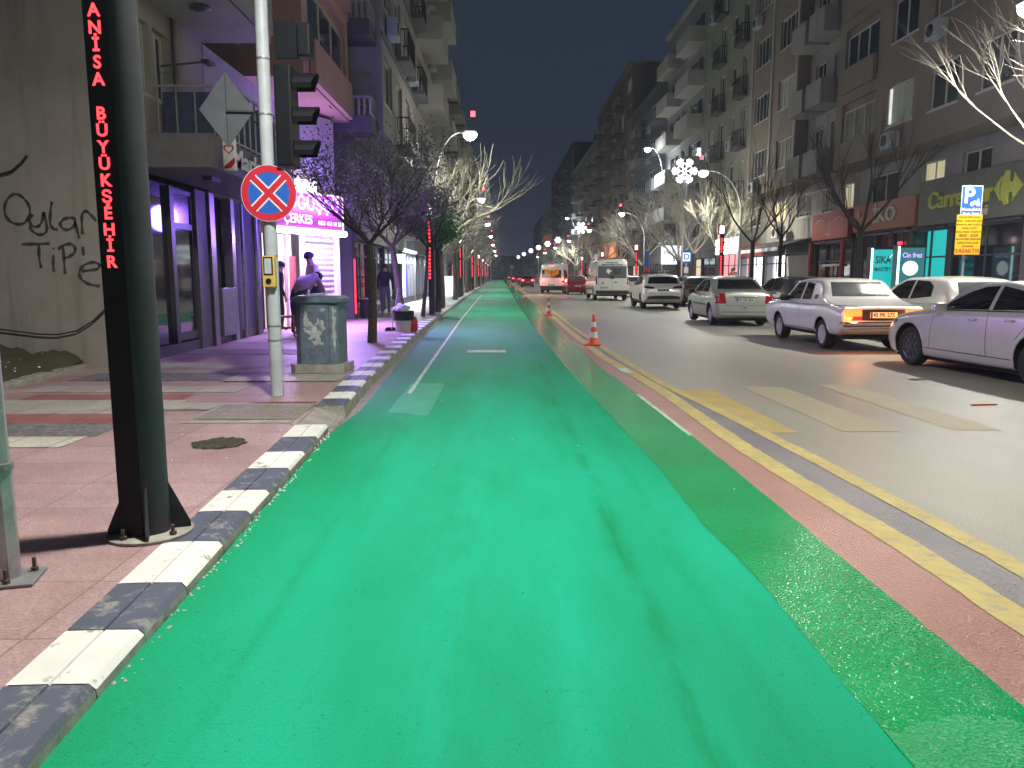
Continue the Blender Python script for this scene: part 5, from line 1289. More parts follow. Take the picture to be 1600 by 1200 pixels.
# silver sedan
bmw = dict(L=4.53, W=1.82, r=.325, wy=(.98, 3.72), paint='car_silver', rim='rim_dark', spokes=10, tumble=.42,
    top=[(0, .55), (.03, .84), (.10, 1.02), (.25, 1.08), (.70, 1.11), (1.05, 1.24), (1.45, 1.37), (1.9, 1.41), (2.35, 1.385), (2.75, 1.26), (3.15, 1.04), (3.35, .98), (4.1, .87), (4.4, .74), (4.5, .60), (4.53, .45)],
    belt=[(0, .86), (1.0, .97), (2.2, .95), (3.4, .89), (4.1, .78), (4.53, .5)], bot=[(0, .34), (.3, .19), (4.1, .17), (4.53, .24)],
    sides=[('side_window', [(1.00, 1.03), (1.2, 1.17), (1.48, 1.28), (1.86, 1.335), (1.86, 1.0)], 'car_glass'), ('side_window', [(1.94, 1.0), (1.94, 1.335), (2.22, 1.315), (2.5, 1.235), (2.8, 1.10), (2.99, .965)], 'car_glass'),
           ('chrome_line', seam(.96, 1.005, 3.06, .95, .018), 'black_trim', .005),
           ('door_seam', seam(1.90, .34, 1.90, .98), 'black_trim', .003), ('door_seam', seam(3.20, .34, 3.10, .93), 'black_trim', .003), ('door_seam', seam(1.33, .62, 1.02, .98), 'black_trim', .003),
           ('sill_seam', seam(1.4, .335, 3.35, .335, .012), 'black_trim', .003), ('headlight', [(4.12, .66), (4.0, .78), (4.3, .74), (4.42, .64)], 'pane_grey', .004)],
    rear=[('rear_window', [(-.62, 1.12), (.62, 1.12), (.50, 1.33), (-.50, 1.33)], 'car_glass'), ('tail_light', rect(-.83, -.42, .72, .90), 'tail_red'), ('tail_light', rect(.42, .83, .72, .90), 'tail_red')],
    front=[('windscreen', [(-.60, 1.06), (.60, 1.06), (.52, 1.32), (-.52, 1.32)], 'car_glass')], mirror=(2.86, 1.0), plate=(.66, '45', 'plate'), handles=[(1.45, .87), (2.2, .85)])
bmw['plate'] = (.66, '45', 'plate')
t, bvh, dec = car('silver_car', 'silver lilac sedan with black ten spoke wheels cut by the right edge', 'car', (7.98, 9.05, .012), radians(4.5), bmw, 'cars parked in the inner row on the right')
MB().bbox(-.5, .5, 4.44, 4.5, .3, .4, .01).build('grille', 'black_trim', t)
# white boxy saloon
R12 = dict(boxy=1, L=4.35, W=1.64, r=.295, wy=(.98, 3.42), paint='car_pearl', rim='rim', spokes=12, tumble=.30, rr=.07, rf=.10,
    top=[(0, .62), (.02, .84), (.07, .89), (.45, .93), (.80, 1.00), (.97, 1.08), (1.30, 1.36), (1.45, 1.41), (2.2, 1.43), (2.66, 1.39), (3.12, 1.02), (3.25, .97), (4.15, .87), (4.28, .80), (4.35, .55)],
    belt=[(0, .81), (.4, .885), (1.0, .93), (3.1, .92), (4.2, .81), (4.35, .5)], bot=[(0, .45), (.4, .30), (4.0, .29), (4.35, .38)],
    sides=[('side_window', [(1.60, .98), (1.66, 1.31), (2.08, 1.345), (2.10, .97)], 'car_glass'), ('side_window', [(2.18, .97), (2.16, 1.345), (2.56, 1.32), (2.92, 1.02), (2.92, .97)], 'car_glass'),
           ('air_vent', rect(1.28, 1.46, 1.00, 1.09), 'black_trim'), ('door_seam', seam(2.14, .33, 2.14, .96), 'black_trim', .003), ('door_seam', seam(3.05, .33, 3.0, .94), 'black_trim', .003), ('door_seam', seam(1.52, .60, 1.5, .96), 'black_trim', .003),
           ('chrome_line', seam(.1, .90, 4.1, .86, .012), 'chrome', .004), ('sill_seam', seam(1.4, .36, 3.1, .36, .012), 'black_trim', .003)],
    rear=[('rear_window', [(-.60, 1.06), (.60, 1.06), (.52, 1.345), (-.52, 1.345)], 'pane_grey'), ('rear_panel', rect(-.74, .74, .62, .83), 'black_trim', .003),  # grey rear glass: the glare reflected in it is put into the colour
          ('tail_light', rect(-.74, -.42, .70, .825), 'tail_orange', .006), ('tail_light', rect(.42, .74, .70, .825), 'tail_orange', .006), ('reflector', rect(-.74, -.42, .625, .695), 'tail_red', .006), ('reflector', rect(.42, .74, .625, .695), 'tail_red', .006)],
    front=[('windscreen', [(-.62, 1.04), (.62, 1.04), (.54, 1.34), (-.54, 1.34)], 'car_glass')], mirror=(2.85, .98), plate=(.725, '45 PK 275', 'plate_lit'), handles=[(1.75, .88), (2.4, .88)], handle_mat='chrome', mirror_mat='black_trim')
t, bvh, dec = car('white_car', 'old boxy pearl white saloon with glowing orange tail lights', 'car', (7.38, 14.75, .012), 0.0, R12, 'cars parked in the inner row on the right')
MB().bbox(-.80, .80, -.09, -.02, .53, .60, .02).bbox(-.81, -.74, -.06, .5, .54, .60, .02).bbox(.74, .81, -.06, .5, .54, .60, .02).build('bumper', 'chrome', t, smooth=True)
MB().box(-.7, .7, -.0, .04, .43, .47).build('valance', 'chrome', t)
for s in (-1, 1):
    l = bpy.data.lights.new('tail_light_glow', 'POINT'); l.color = (1, .25, .05); l.energy = 16; l.shadow_soft_size = .08
    o = bpy.data.objects.new('tail_light_glow', l); COL.objects.link(o); o.location = (7.38 + s * .58, 14.52, .72)
astra = dict(L=4.25, W=1.71, r=.31, wy=(.88, 3.48), paint='car_green_grey', rim='rim', spokes=7, tumble=.38, rr=.18,
    top=[(0, .56), (.03, .88), (.09, 1.01), (.42, 1.06), (.72, 1.12), (1.25, 1.37), (1.7, 1.425), (2.4, 1.41), (2.8, 1.28), (3.3, 1.0), (3.9, .86), (4.15, .70), (4.25, .48)],
    belt=[(0, .86), (.8, .96), (3.2, .90), (4.0, .75), (4.25, .5)], bot=[(0, .33), (.3, .22), (3.9, .2), (4.25, .28)],
    sides=[('side_window', [(1.12, 1.0), (1.38, 1.24), (1.62, 1.33), (1.86, 1.345), (1.88, .98)], 'car_glass'), ('side_window', [(1.96, .98), (1.94, 1.345), (2.35, 1.32), (2.62, 1.22), (3.0, .99)], 'car_glass'),
           ('rub_strip', rect(1.25, 3.1, .58, .63), 'black_trim', .005), ('door_seam', seam(1.92, .33, 1.92, .96), 'black_trim', .003), ('door_seam', seam(3.0, .33, 2.98, .95), 'black_trim', .003),
           ('tail_light', [(0.02, .68), (0.02, .93), (.14, .97), (.24, .90), (.20, .68)], 'tail_red', .005)],
    rear=[('rear_window', [(-.66, 1.08), (.66, 1.08), (.52, 1.36), (-.52, 1.36)], 'car_glass'), ('tail_light', [(-.83, .67), (-.56, .67), (-.60, .97), (-.80, .95)], 'tail_red', .005), ('tail_light', mir([(-.83, .67), (-.56, .67), (-.60, .97), (-.80, .95)]), 'tail_red', .005),
          ('boot_seam', rect(-.58, .58, .60, .61), 'black_trim', .003), ('boot_seam', seam(-.60, .97, -.56, .61), 'black_trim', .003), ('boot_seam', seam(.60, .97, .56, .61), 'black_trim', .003), ('bumper_seam', rect(-.7, .7, .415, .43), 'black_trim', .003)],
    front=[('windscreen', [(-.62, 1.04), (.62, 1.04), (.54, 1.35), (-.54, 1.35)], 'car_glass')], mirror=(2.98, .98), plate=(.78, '47 TR 332', 'plate'), handles=[(1.45, .86), (2.2, .85)], mirror_mat='black_trim')
t, bvh, dec = car('grey_green_car', 'pale green grey sedan with red tail lights beyond the boxy white saloon', 'car', (7.13, 22.4, .012), radians(-1.5), astra, 'cars parked in the inner row on the right')
MB().bbox(-.32, .32, -.018, .03, .85, .885, .008).bbox(-.045, .045, -.025, .02, .55, .60, .01).build('boot_trim', 'chrome', t)
hb = dict(L=4.37, W=1.79, r=.335, wy=(.86, 3.5), paint='car_white', rim='rim_dark', spokes=5, tumble=.34, rr=.26,
    top=[(0, .60), (.03, .92), (.16, 1.10), (.42, 1.38), (.62, 1.48), (1.3, 1.53), (2.2, 1.52), (2.7, 1.40), (3.35, 1.08), (4.05, .94), (4.3, .72), (4.37, .5)],
    belt=[(0, .90), (.6, 1.04), (3.2, .96), (4.1, .82), (4.37, .5)], bot=[(0, .42), (.3, .27), (3.9, .25), (4.37, .34)],
    sides=[('side_window', [(.78, 1.12), (1.0, 1.32), (1.3, 1.42), (1.80, 1.445), (1.82, 1.04)], 'car_glass'), ('side_window', [(1.90, 1.04), (1.88, 1.445), (2.3, 1.42), (2.62, 1.30), (3.05, 1.04)], 'car_glass'),
           ('door_seam', seam(1.86, .4, 1.86, 1.02), 'black_trim', .003), ('sill_trim', rect(1.22, 3.14, .27, .40), 'black_trim', .006)],
    rear=[('rear_window', [(-.68, 1.12), (.68, 1.12), (.60, 1.38), (.3, 1.42), (-.3, 1.42), (-.60, 1.38)], 'car_glass'), ('tail_light', [(-.84, .92), (-.42, .90), (-.42, .98), (-.80, 1.04)], 'tail_smoke', .005), ('tail_light', mir([(-.84, .92), (-.42, .90), (-.42, .98), (-.80, 1.04)]), 'tail_smoke', .005),
          ('lower_bumper', [(-.74, .44), (.74, .44), (.70, .56), (.4, .60), (-.4, .60), (-.70, .56)], 'black_trim', .005), ('boot_seam', rect(-.6, .6, .70, .71), 'black_trim', .003)],
    front=[('windscreen', [(-.66, 1.12), (.66, 1.12), (.56, 1.44), (-.56, 1.44)], 'car_glass')], mirror=(3.0, 1.05), plate=(.84, '45 ACE 903', 'plate'), handles=[(1.35, .95), (2.2, .94)])
t, bvh, dec = car('white_hatchback', 'white crossover hatchback with black roof rails beside the lit signs', 'car', (7.15, 33.9, .012), radians(-1), hb, 'cars parked in the inner row on the right')
mb = MB()
for s in (-1, 1):
    mb.tube([(s * .60, .9, 1.50), (s * .60, 1.0, 1.57), (s * .60, 2.2, 1.585), (s * .58, 2.4, 1.50)], .018, 6)
mb.beam((-.62, 1.2, 1.62), (.62, 1.2, 1.62), .05, .03).beam((-.62, 2.0, 1.62), (.62, 2.0, 1.62), .05, .03); mb.build('roof_rails', 'black_trim', t)
EGEA = t
polo = dict(hb); polo.update(L=4.0, W=1.68, r=.30, wy=(.72, 3.2), rim='rim', paint='car_white', rr=.2,
    top=[(0, .58), (.03, .92), (.14, 1.06), (.35, 1.30), (.52, 1.41), (1.2, 1.46), (2.0, 1.45), (2.45, 1.34), (3.05, 1.02), (3.7, .90), (3.93, .7), (4.0, .5)],
    belt=[(0, .88), (.5, .98), (2.9, .92), (3.8, .78), (4.0, .5)], bot=[(0, .38), (.3, .22), (3.6, .2), (4.0, .3)],
    sides=[('side_window', [(.82, 1.05), (.88, 1.26), (1.1, 1.36), (1.60, 1.385), (1.62, .98)], 'car_glass'), ('side_window', [(1.70, .98), (1.68, 1.385), (2.05, 1.365), (2.35, 1.25), (2.78, .98)], 'car_glass'), ('door_seam', seam(1.66, .35, 1.66, .96), 'black_trim', .003)],
    rear=[('rear_window', [(-.60, 1.06), (.60, 1.06), (.52, 1.35), (-.52, 1.35)], 'pane_grey'), ('tail_light', rect(-.78, -.48, .80, .97), 'tail_red'), ('tail_light', rect(.48, .78, .80, .97), 'tail_red')],  # lighter rear glass carries a painted reflection
    front=[('windscreen', [(-.60, 1.04), (.60, 1.04), (.52, 1.36), (-.52, 1.36)], 'car_glass')], mirror=(2.7, .98), plate=(.66, '45', 'plate'), handles=[(1.2, .9), (1.95, .89)])
GO = 'cars parked in the outer row along the right kerb'
PO = car('white_hatchback', 'white hatchback with bright rear window between the boxy saloon and the silver sedan', 'car', (9.72, 15.1, .012), 0., polo, GO)[0]
p2 = dict(polo); p2['paint'] = 'car_dark'
PD = car('dark_hatchback', 'dark hatchback glimpsed behind the green grey sedan', 'car', (9.60, 23.4, .012), 0., p2, GO)[0]
dup(PO, (9.6, 31.0, .012), 0., 'white hatchback glimpsed between the green grey sedan and the crossover'); 
p3 = dict(polo); p3['paint'] = 'car_grey'; PG = car('grey_hatchback', 'grey hatchback under the blue D sign behind the crossover', 'car', (9.6, 37.0, .012), 0., p3, GO)[0]
dup(PD, (9.4, 46.0, .012), 0., 'dark hatchback beside the tall white van')
# vans
VT = [(0, .60), (.015, 1.9), (.05, 2.22), (.14, 2.36), (.4, 2.42), (1.2, 2.45), (3.5, 2.42), (3.95, 2.25), (4.55, 1.42), (4.75, 1.28), (5.25, 1.08), (5.42, .8), (5.48, .5)]
van = dict(L=5.48, W=2.04, r=.34, wy=(1.0, 4.5), paint='van_white', rim='rim', spokes=6, tumble=.10, rr=.16, rf=.5, top=VT,
    belt=[(0, 1.25), (4.3, 1.2), (5.2, .95), (5.48, .5)], bot=[(0, .48), (.3, .33), (5, .3), (5.48, .4)],
    sides=[('side_window', [(3.75, 1.25), (3.75, 1.85), (4.1, 1.82), (4.5, 1.3)], 'car_glass'), ('rub_strip', rect(1.5, 4.1, .62, .72), 'black_trim', .005), ('side_badge', rect(1.9, 2.9, 1.65, 1.85), 'sign_red', .004), ('door_seam', seam(3.6, .4, 3.6, 2.2), 'black_trim', .003), ('door_seam', seam(2.2, .4, 2.2, 2.2), 'black_trim', .003)],
    rear=[('rear_window', rect(-.84, .84, 1.32, 2.02), 'sign_back', .004), ('door_seam', rect(-.006, .006, .62, 2.3), 'black_trim', .006), ('tail_light', rect(-.97, -.89, .95, 1.45), 'tail_smoke', .006), ('tail_light', rect(.89, .97, .95, 1.45), 'tail_red', .006),
          ('poster', blotch(-.22, 1.72, .13, .13, 4, 20), 'sign_white', .008), ('poster', [(.02, 1.52), (.5, 1.55), (.56, 1.9), (.3, 1.88), (.22, 1.94), (.04, 1.9)], 'pole_black', .008), ('latch', rect(-.14, .14, 1.28, 1.46), 'black_trim', .009),
          ('emblem', blotch(-.55, 1.02, .06, .06, 2, 14), 'black_trim', .008), ('emblem', blotch(.2, 1.08, .12, .03, 7, 18), 'black_trim', .008)],
    front=[('windscreen', [(-.80, 1.35), (.80, 1.35), (.74, 2.1), (-.74, 2.1)], 'car_glass')], mirror=(4.2, 1.45), mirror_mat='black_trim', plate=(.78, '45 VN 12', 'plate', -.5), handles=[])
van['plate'] = (.76, '45 E 4471', 'plate', -.45)
t, bvh, dec = car('white_van', 'tall white panel van with posters in its rear windows and a dark bumper', 'van', (6.55, 45.6, .012), 0., van, 'cars parked in the inner row on the right')
MB().bbox(-.96, .96, -.10, .12, .40, .60, .03).build('bumper', 'black_trim', t); text('BELEDİYE', .17, 'sign_back', t, (0, -.012, 2.2), ext=.001) if False else None
text('OYUN KOLU YAPIMI', .15, 'pole_black', t, (0, .02, 2.12), ext=.001) if False else None
mb = MB()
for k in range(12): mb.box(-.62 + k * .104, -.545 + k * .104, .012, .02, 2.06, 2.13)
for k in range(8): mb.box(-.36 + k * .09, -.30 + k * .09, .03, .04, 2.19, 2.25)
mb.build('lettering', 'sign_back', t)
mini = dict(van); mini['sides'] = [('side_window', [(3.75, 1.25), (3.75, 1.85), (4.1, 1.82), (4.5, 1.3)], 'car_glass'), ('side_window', rect(.5, 3.4, 1.25, 1.9), 'car_glass'), ('stripe', rect(.3, 4.3, .75, .85), 'tail_red', .005)]
mini['rear'] = [('rear_window', rect(-.80, .80, 1.28, 1.92), 'car_glass', .004), ('tail_light', rect(-.97, -.84, .95, 1.30), 'tail_lit', .006), ('tail_light', rect(.84, .97, .95, 1.30), 'tail_lit', .006), ('brake_light', rect(-.22, .22, 2.22, 2.30), 'tail_lit', .006)]
for k in range(4):
    z = 1.30 + k * .15
    for s in (1, -1):
        p = [(s * .02, z), (s * .02, z + .09), (s * .6, z + .39), (s * .6, z + .30)]
        mini['rear'].append(('chevron', p if s > 0 else list(reversed(p)), 'sign_yellow' if k % 2 else 'chev_orange', .010))
mini['rear'] += [('hazard_stripe', rect(-.8 + k * .25, -.68 + k * .25, .78, .88), 'chev_orange', .008) for k in range(3)]
mini['paint'] = 'car_white'; mini['plate'] = (.70, '45 J 2210', 'plate', 0)
t, bvh, dec = car('minibus', 'white minibus with lit brake lights and orange chevrons on its rear', 'minibus', (4.15, 63.5, .012), radians(-11), mini)
MB().bbox(-.96, .96, -.10, .12, .38, .62, .03).build('bumper', 'black_trim', t)
for s in (-1, 1):
    l = bpy.data.lights.new('brake_light_glow', 'POINT'); l.color = (1, .08, .08); l.energy = 20; l.shadow_soft_size = .1
    o = bpy.data.objects.new('brake_light_glow', l); COL.objects.link(o); o.location = (4.15 + s * .9, 63.2, 1.15)
p4 = dict(polo); p4['paint'] = 'car_red'; car('red_car', 'small red car between the minibus and the tall white van', 'car', (5.95, 60.2, .012), 0., p4, 'cars parked in the inner row on the right')
# far traffic: parked copies, and cars driving off with their lights on
lit = dict(polo); lit['paint'] = 'car_red'; lit['rear'] = [('rear_window', [(-.60, 1.06), (.60, 1.06), (.52, 1.35), (-.52, 1.35)], 'car_glass'), ('tail_light', rect(-.78, -.44, .78, .98), 'tail_lit'), ('tail_light', rect(.44, .78, .78, .98), 'tail_lit')]
LT = car('red_car', 'red car driving off with lit tail lights, nearest beyond the minibus', 'car', (3.3, 96, .012), 0., lit, 'cars driving away down the street')[0]
for x, y, lb in ((3.6, 125, 'second red car driving away far down the street'), (3.0, 150, 'third red car driving away far down the street'), (5.2, 165, 'fourth red car driving away far down the street'), (3.4, 190, 'fifth red car driving away far down the street'),
                 (2.9, 225, 'sixth red car driving away far down the street'), (4.9, 250, 'farthest red car driving away down the street')): dup(LT, (x, y, .012), 0., lb)
src = [PG, PO, PD, EGEA]
for k, y in enumerate((71, 78, 84, 92, 100, 109, 118, 130, 142)):
    dup(src[k % 4], (7.2 + .15 * (k % 2), y, .012), 0., f'{["nearest","second","third","fourth","fifth","sixth","seventh","eighth","farthest"][k]} parked car beyond the minibus in the inner row')
for k, y in enumerate((54, 66, 75, 88)):
    dup(src[(k + 1) % 4], (9.5, y, .012), 0., f'{["nearest","second","third","farthest"][k]} parked car by the kerb beyond the tall white van')
# ------------------------------------------------------------------ people
def figure(label, loc, rotz, J, cloth, hair='hair', scale=1.0, cap=None, group=None):
    """J: name -> (pos, radius, parent); cloth: name -> material of the limb ending there"""
    t = thing('person', label, 'person', loc, rotz, group)
    names = list(J); idx = {n: i for i, n in enumerate(names)}
    me = bpy.data.meshes.new('body'); me.from_pydata([Vector(J[n][0]) * scale for n in names], [(idx[J[n][2]], idx[n]) for n in names if J[n][2]], [])
    o = link('body', me, t); md = o.modifiers.new('s', 'SKIN'); 
    if not me.skin_vertices: bpy.context.view_layer.update()
    sv = me.skin_vertices[0].data
    for n in names:
        r = J[n][1]; r = r if isinstance(r, tuple) else (r, r)
        sv[idx[n]].radius = (r[0] * scale, r[1] * scale); sv[idx[n]].use_root = (J[n][2] is None)
    md.use_smooth_shade = True; s2 = o.modifiers.new('u', 'SUBSURF'); s2.levels = 2; s2.render_levels = 2
    bpy.context.view_layer.update()
    nm = bpy.data.meshes.new_from_object(o.evaluated_get(bpy.context.evaluated_depsgraph_get()))
    o.modifiers.clear(); o.data = nm
    ml = sorted(set(cloth.values())); nm.materials.clear()
    for m in ml: nm.materials.append(MATS[m])
    segs = [(Vector(J[J[n][2]][0]) * scale, Vector(J[n][0]) * scale, ml.index(cloth[n])) for n in names if J[n][2]]
    for p in nm.polygons:
        c = p.center; best = 9; bi = 0
        for a, b, m in segs:
            d = b - a; u = max(0, min(1, (c - a).dot(d) / max(1e-9, d.length_squared))); dd = (c - a - d * u).length
            if dd < best: best = dd; bi = m
        p.material_index = bi
    nm.polygons.foreach_set('use_smooth', [True] * len(nm.polygons))
    h = Vector(J['head'][0]) * scale; tdir = (h - Vector(J['neck'][0]) * scale).normalized()
    mb = MB(); r = .108 * scale
    prof = [(.001, r * 1.12), (r * .55, r * 1.0), (r * .9, r * .6), (r * 1.03, r * .1), (r * .98, -r * .25)]
    mb.lathe(prof, (0, 0, 0), 16); q = tdir.to_track_quat('Z', 'Y').to_matrix()
    mb.v = [tuple(q @ Vector(v) + h + tdir * .02) for v in mb.v]
    mb.build('cap' if cap else 'hair', cap or hair, t, smooth=60)
    return t
def walker(step=.16, lean=.03):
    J = {'pelvis': ((0, 0, .93), (.15, .11), None), 'waist': ((0, lean * .3, 1.08), (.14, .10), 'pelvis'), 'chest': ((0, lean * .7, 1.30), (.17, .115), 'waist'), 'neck': ((0, lean, 1.47), .06, 'chest'), 'head': ((0, lean + .03, 1.60), (.085, .095), 'neck'), 'crown': ((0, lean + .03, 1.68), (.07, .08), 'head'),
         'face': ((0, lean + .09, 1.575), .05, 'head')}
    for s, a in ((-1, 'l'), (1, 'r')):
        st = step * s
        J[a + 'hip'] = ((s * .09, 0, .88), .10, 'pelvis'); J[a + 'knee'] = ((s * .10, st * .55 + .04, .48), .066, a + 'hip'); J[a + 'ankle'] = ((s * .10, st, .09 + (.05 if st < 0 else 0)), .045, a + 'knee')
        J[a + 'toe'] = ((s * .11, st + .15, .04), .04, a + 'ankle')
        J[a + 'shoulder'] = ((s * .18, lean * .7, 1.40), .072, 'chest'); J[a + 'elbow'] = ((s * .25, -st * .5, 1.12), .05, a + 'shoulder'); J[a + 'wrist'] = ((s * .25, -st * .7 + .10, .88), .034, a + 'elbow'); J[a + 'hand'] = ((s * .25, -st * .7 + .13, .80), (.03, .02), a + 'wrist')
        for k in range(4): J[f'{a}f{k}'] = ((s * .25, -st * .7 + .10 + k * .02, .72 - .006 * (1.5 - abs(k - 1.5))), .009, a + 'hand')
        J[a + 'thumb'] = ((s * .23, -st * .7 + .18, .77), .010, a + 'hand')
    return J
def clothes(J, top, leg, shoe):
    c = {}
    for n in J:
        if 'toe' in n: c[n] = shoe
        elif any(k in n for k in ('hip', 'knee', 'ankle')): c[n] = leg
        elif n in ('head', 'crown', 'face') or 'hand' in n or 'thumb' in n or n[1:2] == 'f' and n[2:].isdigit(): c[n] = 'skin'
        else: c[n] = top
    c['pelvis'] = leg; return c
J = walker(.17)
x, y, _ = onz(603, 493, .15)
figure('person in a dark jacket and grey jeans walking away past the slim tree', (x, y, .15), 0.1, J, clothes(J, 'navy_cloth', 'jeans', 'shoe_white'), scale=1.0)
# bending person in the mauve jacket, rear towards the viewer
J = {'pelvis': ((0, 0, .95), (.17, .13), None), 'waist': ((.05, .12, 1.12), (.17, .14), 'pelvis'), 'chest': ((.10, .34, 1.28), (.20, .15), 'waist'), 'neck': ((.14, .50, 1.33), .08, 'chest'), 'head': ((.18, .62, 1.33), (.09, .10), 'neck'), 'crown': ((.2, .70, 1.34), (.07, .08), 'head'), 'face': ((.2, .66, 1.25), .05, 'head')}
for s, a in ((-1, 'l'), (1, 'r')):
    J[a + 'hip'] = ((s * .10, 0, .88), .11, 'pelvis'); J[a + 'knee'] = ((s * .13, .06, .48), .072, a + 'hip'); J[a + 'ankle'] = ((s * .13, -.02, .08), .05, a + 'knee'); J[a + 'toe'] = ((s * .14, .14, .04), .042, a + 'ankle')
    J[a + 'shoulder'] = ((.1 + s * .20, .38, 1.26), .08, 'chest'); J[a + 'elbow'] = ((.12 + s * .27, .50, 1.02), .056, a + 'shoulder'); J[a + 'wrist'] = ((.12 + s * .20, .66, .86), .038, a + 'elbow'); J[a + 'hand'] = ((.12 + s * .18, .73, .83), (.03, .022), a + 'wrist')
    for k in range(4): J[f'{a}f{k}'] = ((.12 + s * (.15 + .018 * k), .80 - .01 * abs(k - 1.5), .79), .009, a + 'hand')
    J[a + 'thumb'] = ((.12 + s * .14, .75, .80), .010, a + 'hand')
Yp = 17.6; xp = (468 - 783) * Yp / 1200
MB_ = clothes(J, 'mauve_cloth', 'navy_cloth', 'shoe_dark')
figure('person in a mauve jacket bending over in front of the lit shop', (xp, Yp, .15), -.25, J, MB_)
J = walker(.03, .10); J['face'] = ((0, .17, 1.56), .05, 'head')
for a, s in (('l', -1), ('r', 1)):
    J[a + 'elbow'] = ((s * .25, .10, 1.14), .06, a + 'shoulder'); J[a + 'wrist'] = ((s * .12, .33, 1.08), .04, a + 'elbow'); J[a + 'hand'] = ((s * .08, .40, 1.07), (.032, .022), a + 'wrist')
    for k in range(4): J[f'{a}f{k}'] = ((s * (.03 + .018 * k), .46, 1.07 - .01 * k), .009, a + 'hand')
    J[a + 'thumb'] = ((s * .02, .42, 1.11), .010, a + 'hand')
for n in ('chest', 'waist', 'pelvis'): p_, r_, q_ = J[n]; J[n] = (p_, (r_[0] * 1.12, r_[1] * 1.2), q_)
Yp = 18.5; xp = (497 - 783) * Yp / 1200
figure('person in a cream jacket and dark cap standing at the shop counter', (xp, Yp, .15), radians(125), J, clothes(J, 'cream_cloth', 'navy_cloth', 'shoe_dark'), cap='navy_cloth', scale=1.10)
J = walker(.02, .05); Yp = 19.0; xp = (439 - 783) * Yp / 1200
figure('person in dark clothes half hidden behind the signal pole', (xp, Yp, .15), radians(-60), J, clothes(J, 'navy_cloth', 'navy_cloth', 'shoe_dark'), scale=.98)
# two people outside the red and white lit shop
J = walker(.04, .0)
figure('person in a red jacket outside the glowing shop on the right', (12.9, 43.0, .15), .4, J, clothes(J, 'red_plastic', 'navy_cloth', 'shoe_dark'))
figure('person in a dark blue coat outside the glowing shop on the right', (13.3, 44.2, .15), -.3, J, clothes(J, 'navy_cloth', 'navy_cloth', 'shoe_dark'), scale=1.04)

# ------------------------------------------------------------------ small things on the left pavement
t = thing('wooden_stool', 'red brown wooden stool behind the signal pole', 'stool', (-4.75, 17.0, .15), .3)
MB().bbox(-.2, .2, -.2, .2, .43, .47, .01).build('seat', 'wood_red', t)
for a, b in ((-.17, -.17), (.17, -.17), (.17, .17), (-.17, .17)): MB().beam((a * 1.1, b * 1.1, 0), (a, b, .43), .035).build('leg', 'wood_red', t)
MB().beam((-.17, -.17, .2), (.17, -.17, .2), .022).beam((-.17, .17, .2), (.17, .17, .2), .022).build('stretcher', 'wood_red', t)
x, y, _ = onz(629, 519, .15)
t = thing('bin', 'cream bin with a dark rim standing near the kerb', 'bin', (x, y + .2, .15))
MB().lathe([(.19, 0), (.215, .27), (.21, .272), (.001, .273)], (0, 0, 0), 20).build('body', 'bin_cream', t, smooth=True)
MB().lathe([(.225, .274), (.25, .30), (.265, .50), (.25, .50), (.235, .32), (.001, .31)], (0, 0, 0), 20).build('rim', 'dark_plastic', t, smooth=True)
mb = MB(); bm = bmesh.new(); bmesh.ops.create_icosphere(bm, subdivisions=3, radius=.2); rr = random.Random(4)
for v in bm.verts: v.co = Vector((v.co.x * .95, v.co.y * .9, v.co.z * .75)) * (1 + .22 * sin(v.co.x * 23) * cos(v.co.y * 19 + v.co.z * 17))
bm.verts.index_update(); mb.add([(v.co.x, v.co.y, v.co.z + .52) for v in bm.verts], [[v.index for v in f.verts] for f in bm.faces]); bm.free()
tag(mb.build('rubbish_sack', 'sack', loc=(x - .02, y + .2, .15), smooth=60), 'pale crumpled sack stuffed in the cream bin', 'sack')
x2, y2, _ = onz(647, 518, .15)
t = thing('jerrycan', 'red plastic jerrycan beside the cream bin at the kerb', 'jerrycan', (x2 - .01, y2 + .05, .15))
MB().bbox(-.09, .09, -.13, .13, 0, .30, .025).build('body', 'red_plastic', t, smooth=True)
MB().tube([(-.06, -.09, .29), (-.06, -.07, .35), (-.02, .05, .36), (-.0, .09, .30)], .016, 8).build('handle', 'red_plastic', t, smooth=True)
MB().lathe([(.028, .30), (.028, .35), (.001, .351)], (.05, -.07, 0), 12).build('cap', 'red_plastic', t)
x3, y3, _ = onz(612, 517, .15)
t = thing('dustpan', 'long handled dustpan leaning by the cream bin', 'dustpan', (x3, y3, .15))
MB().tube([(0, 0, .03), (.10, .05, .55), (.16, .1, 1.05)], .012, 8).build('handle', 'pole_white', t, smooth=True)
MB().box(-.14, .12, -.14, .1, .0, .012).box(-.14, .12, .09, .1, .013, .08).box(-.14, -.13, -.14, .089, .013, .06).build('pan', 'dark_plastic', t)
t = thing('display_board', 'white board, given a glow for the shop light on it, standing between the trunks in front of the kiosk', 'board', (-3.15, 45.5, .15))
MB().bbox(-.35, .35, -.05, .05, .12, 1.3, .02).build('panel', 'fridge_white', t)  # board is no lamp; its glow stands for shop light falling on it
for s in (-1, 1): MB().box(s * .3 - .02, s * .3 + .02, -.2, .2, 0, .119).build('foot', 'frame_dark', t)
x4, y4 = (575 - 783) * 25 / 1200, 25
t = thing('bench', 'pale bench seat with grey legs behind the slim tree', 'bench', (x4, y4, .15))
MB().bbox(-.42, .42, -.16, .16, .42, .47, .01).build('seat', 'sign_white', t)
for s in (-1, 1): MB().box(s * .32 - .02, s * .32 + .02, -.13, .13, 0, .42).build('leg', 'steel_grey', t)
t = thing('waste_bin', 'dark litter bin against the dark shopfront', 'bin', (-4.3, 24.6, .15))
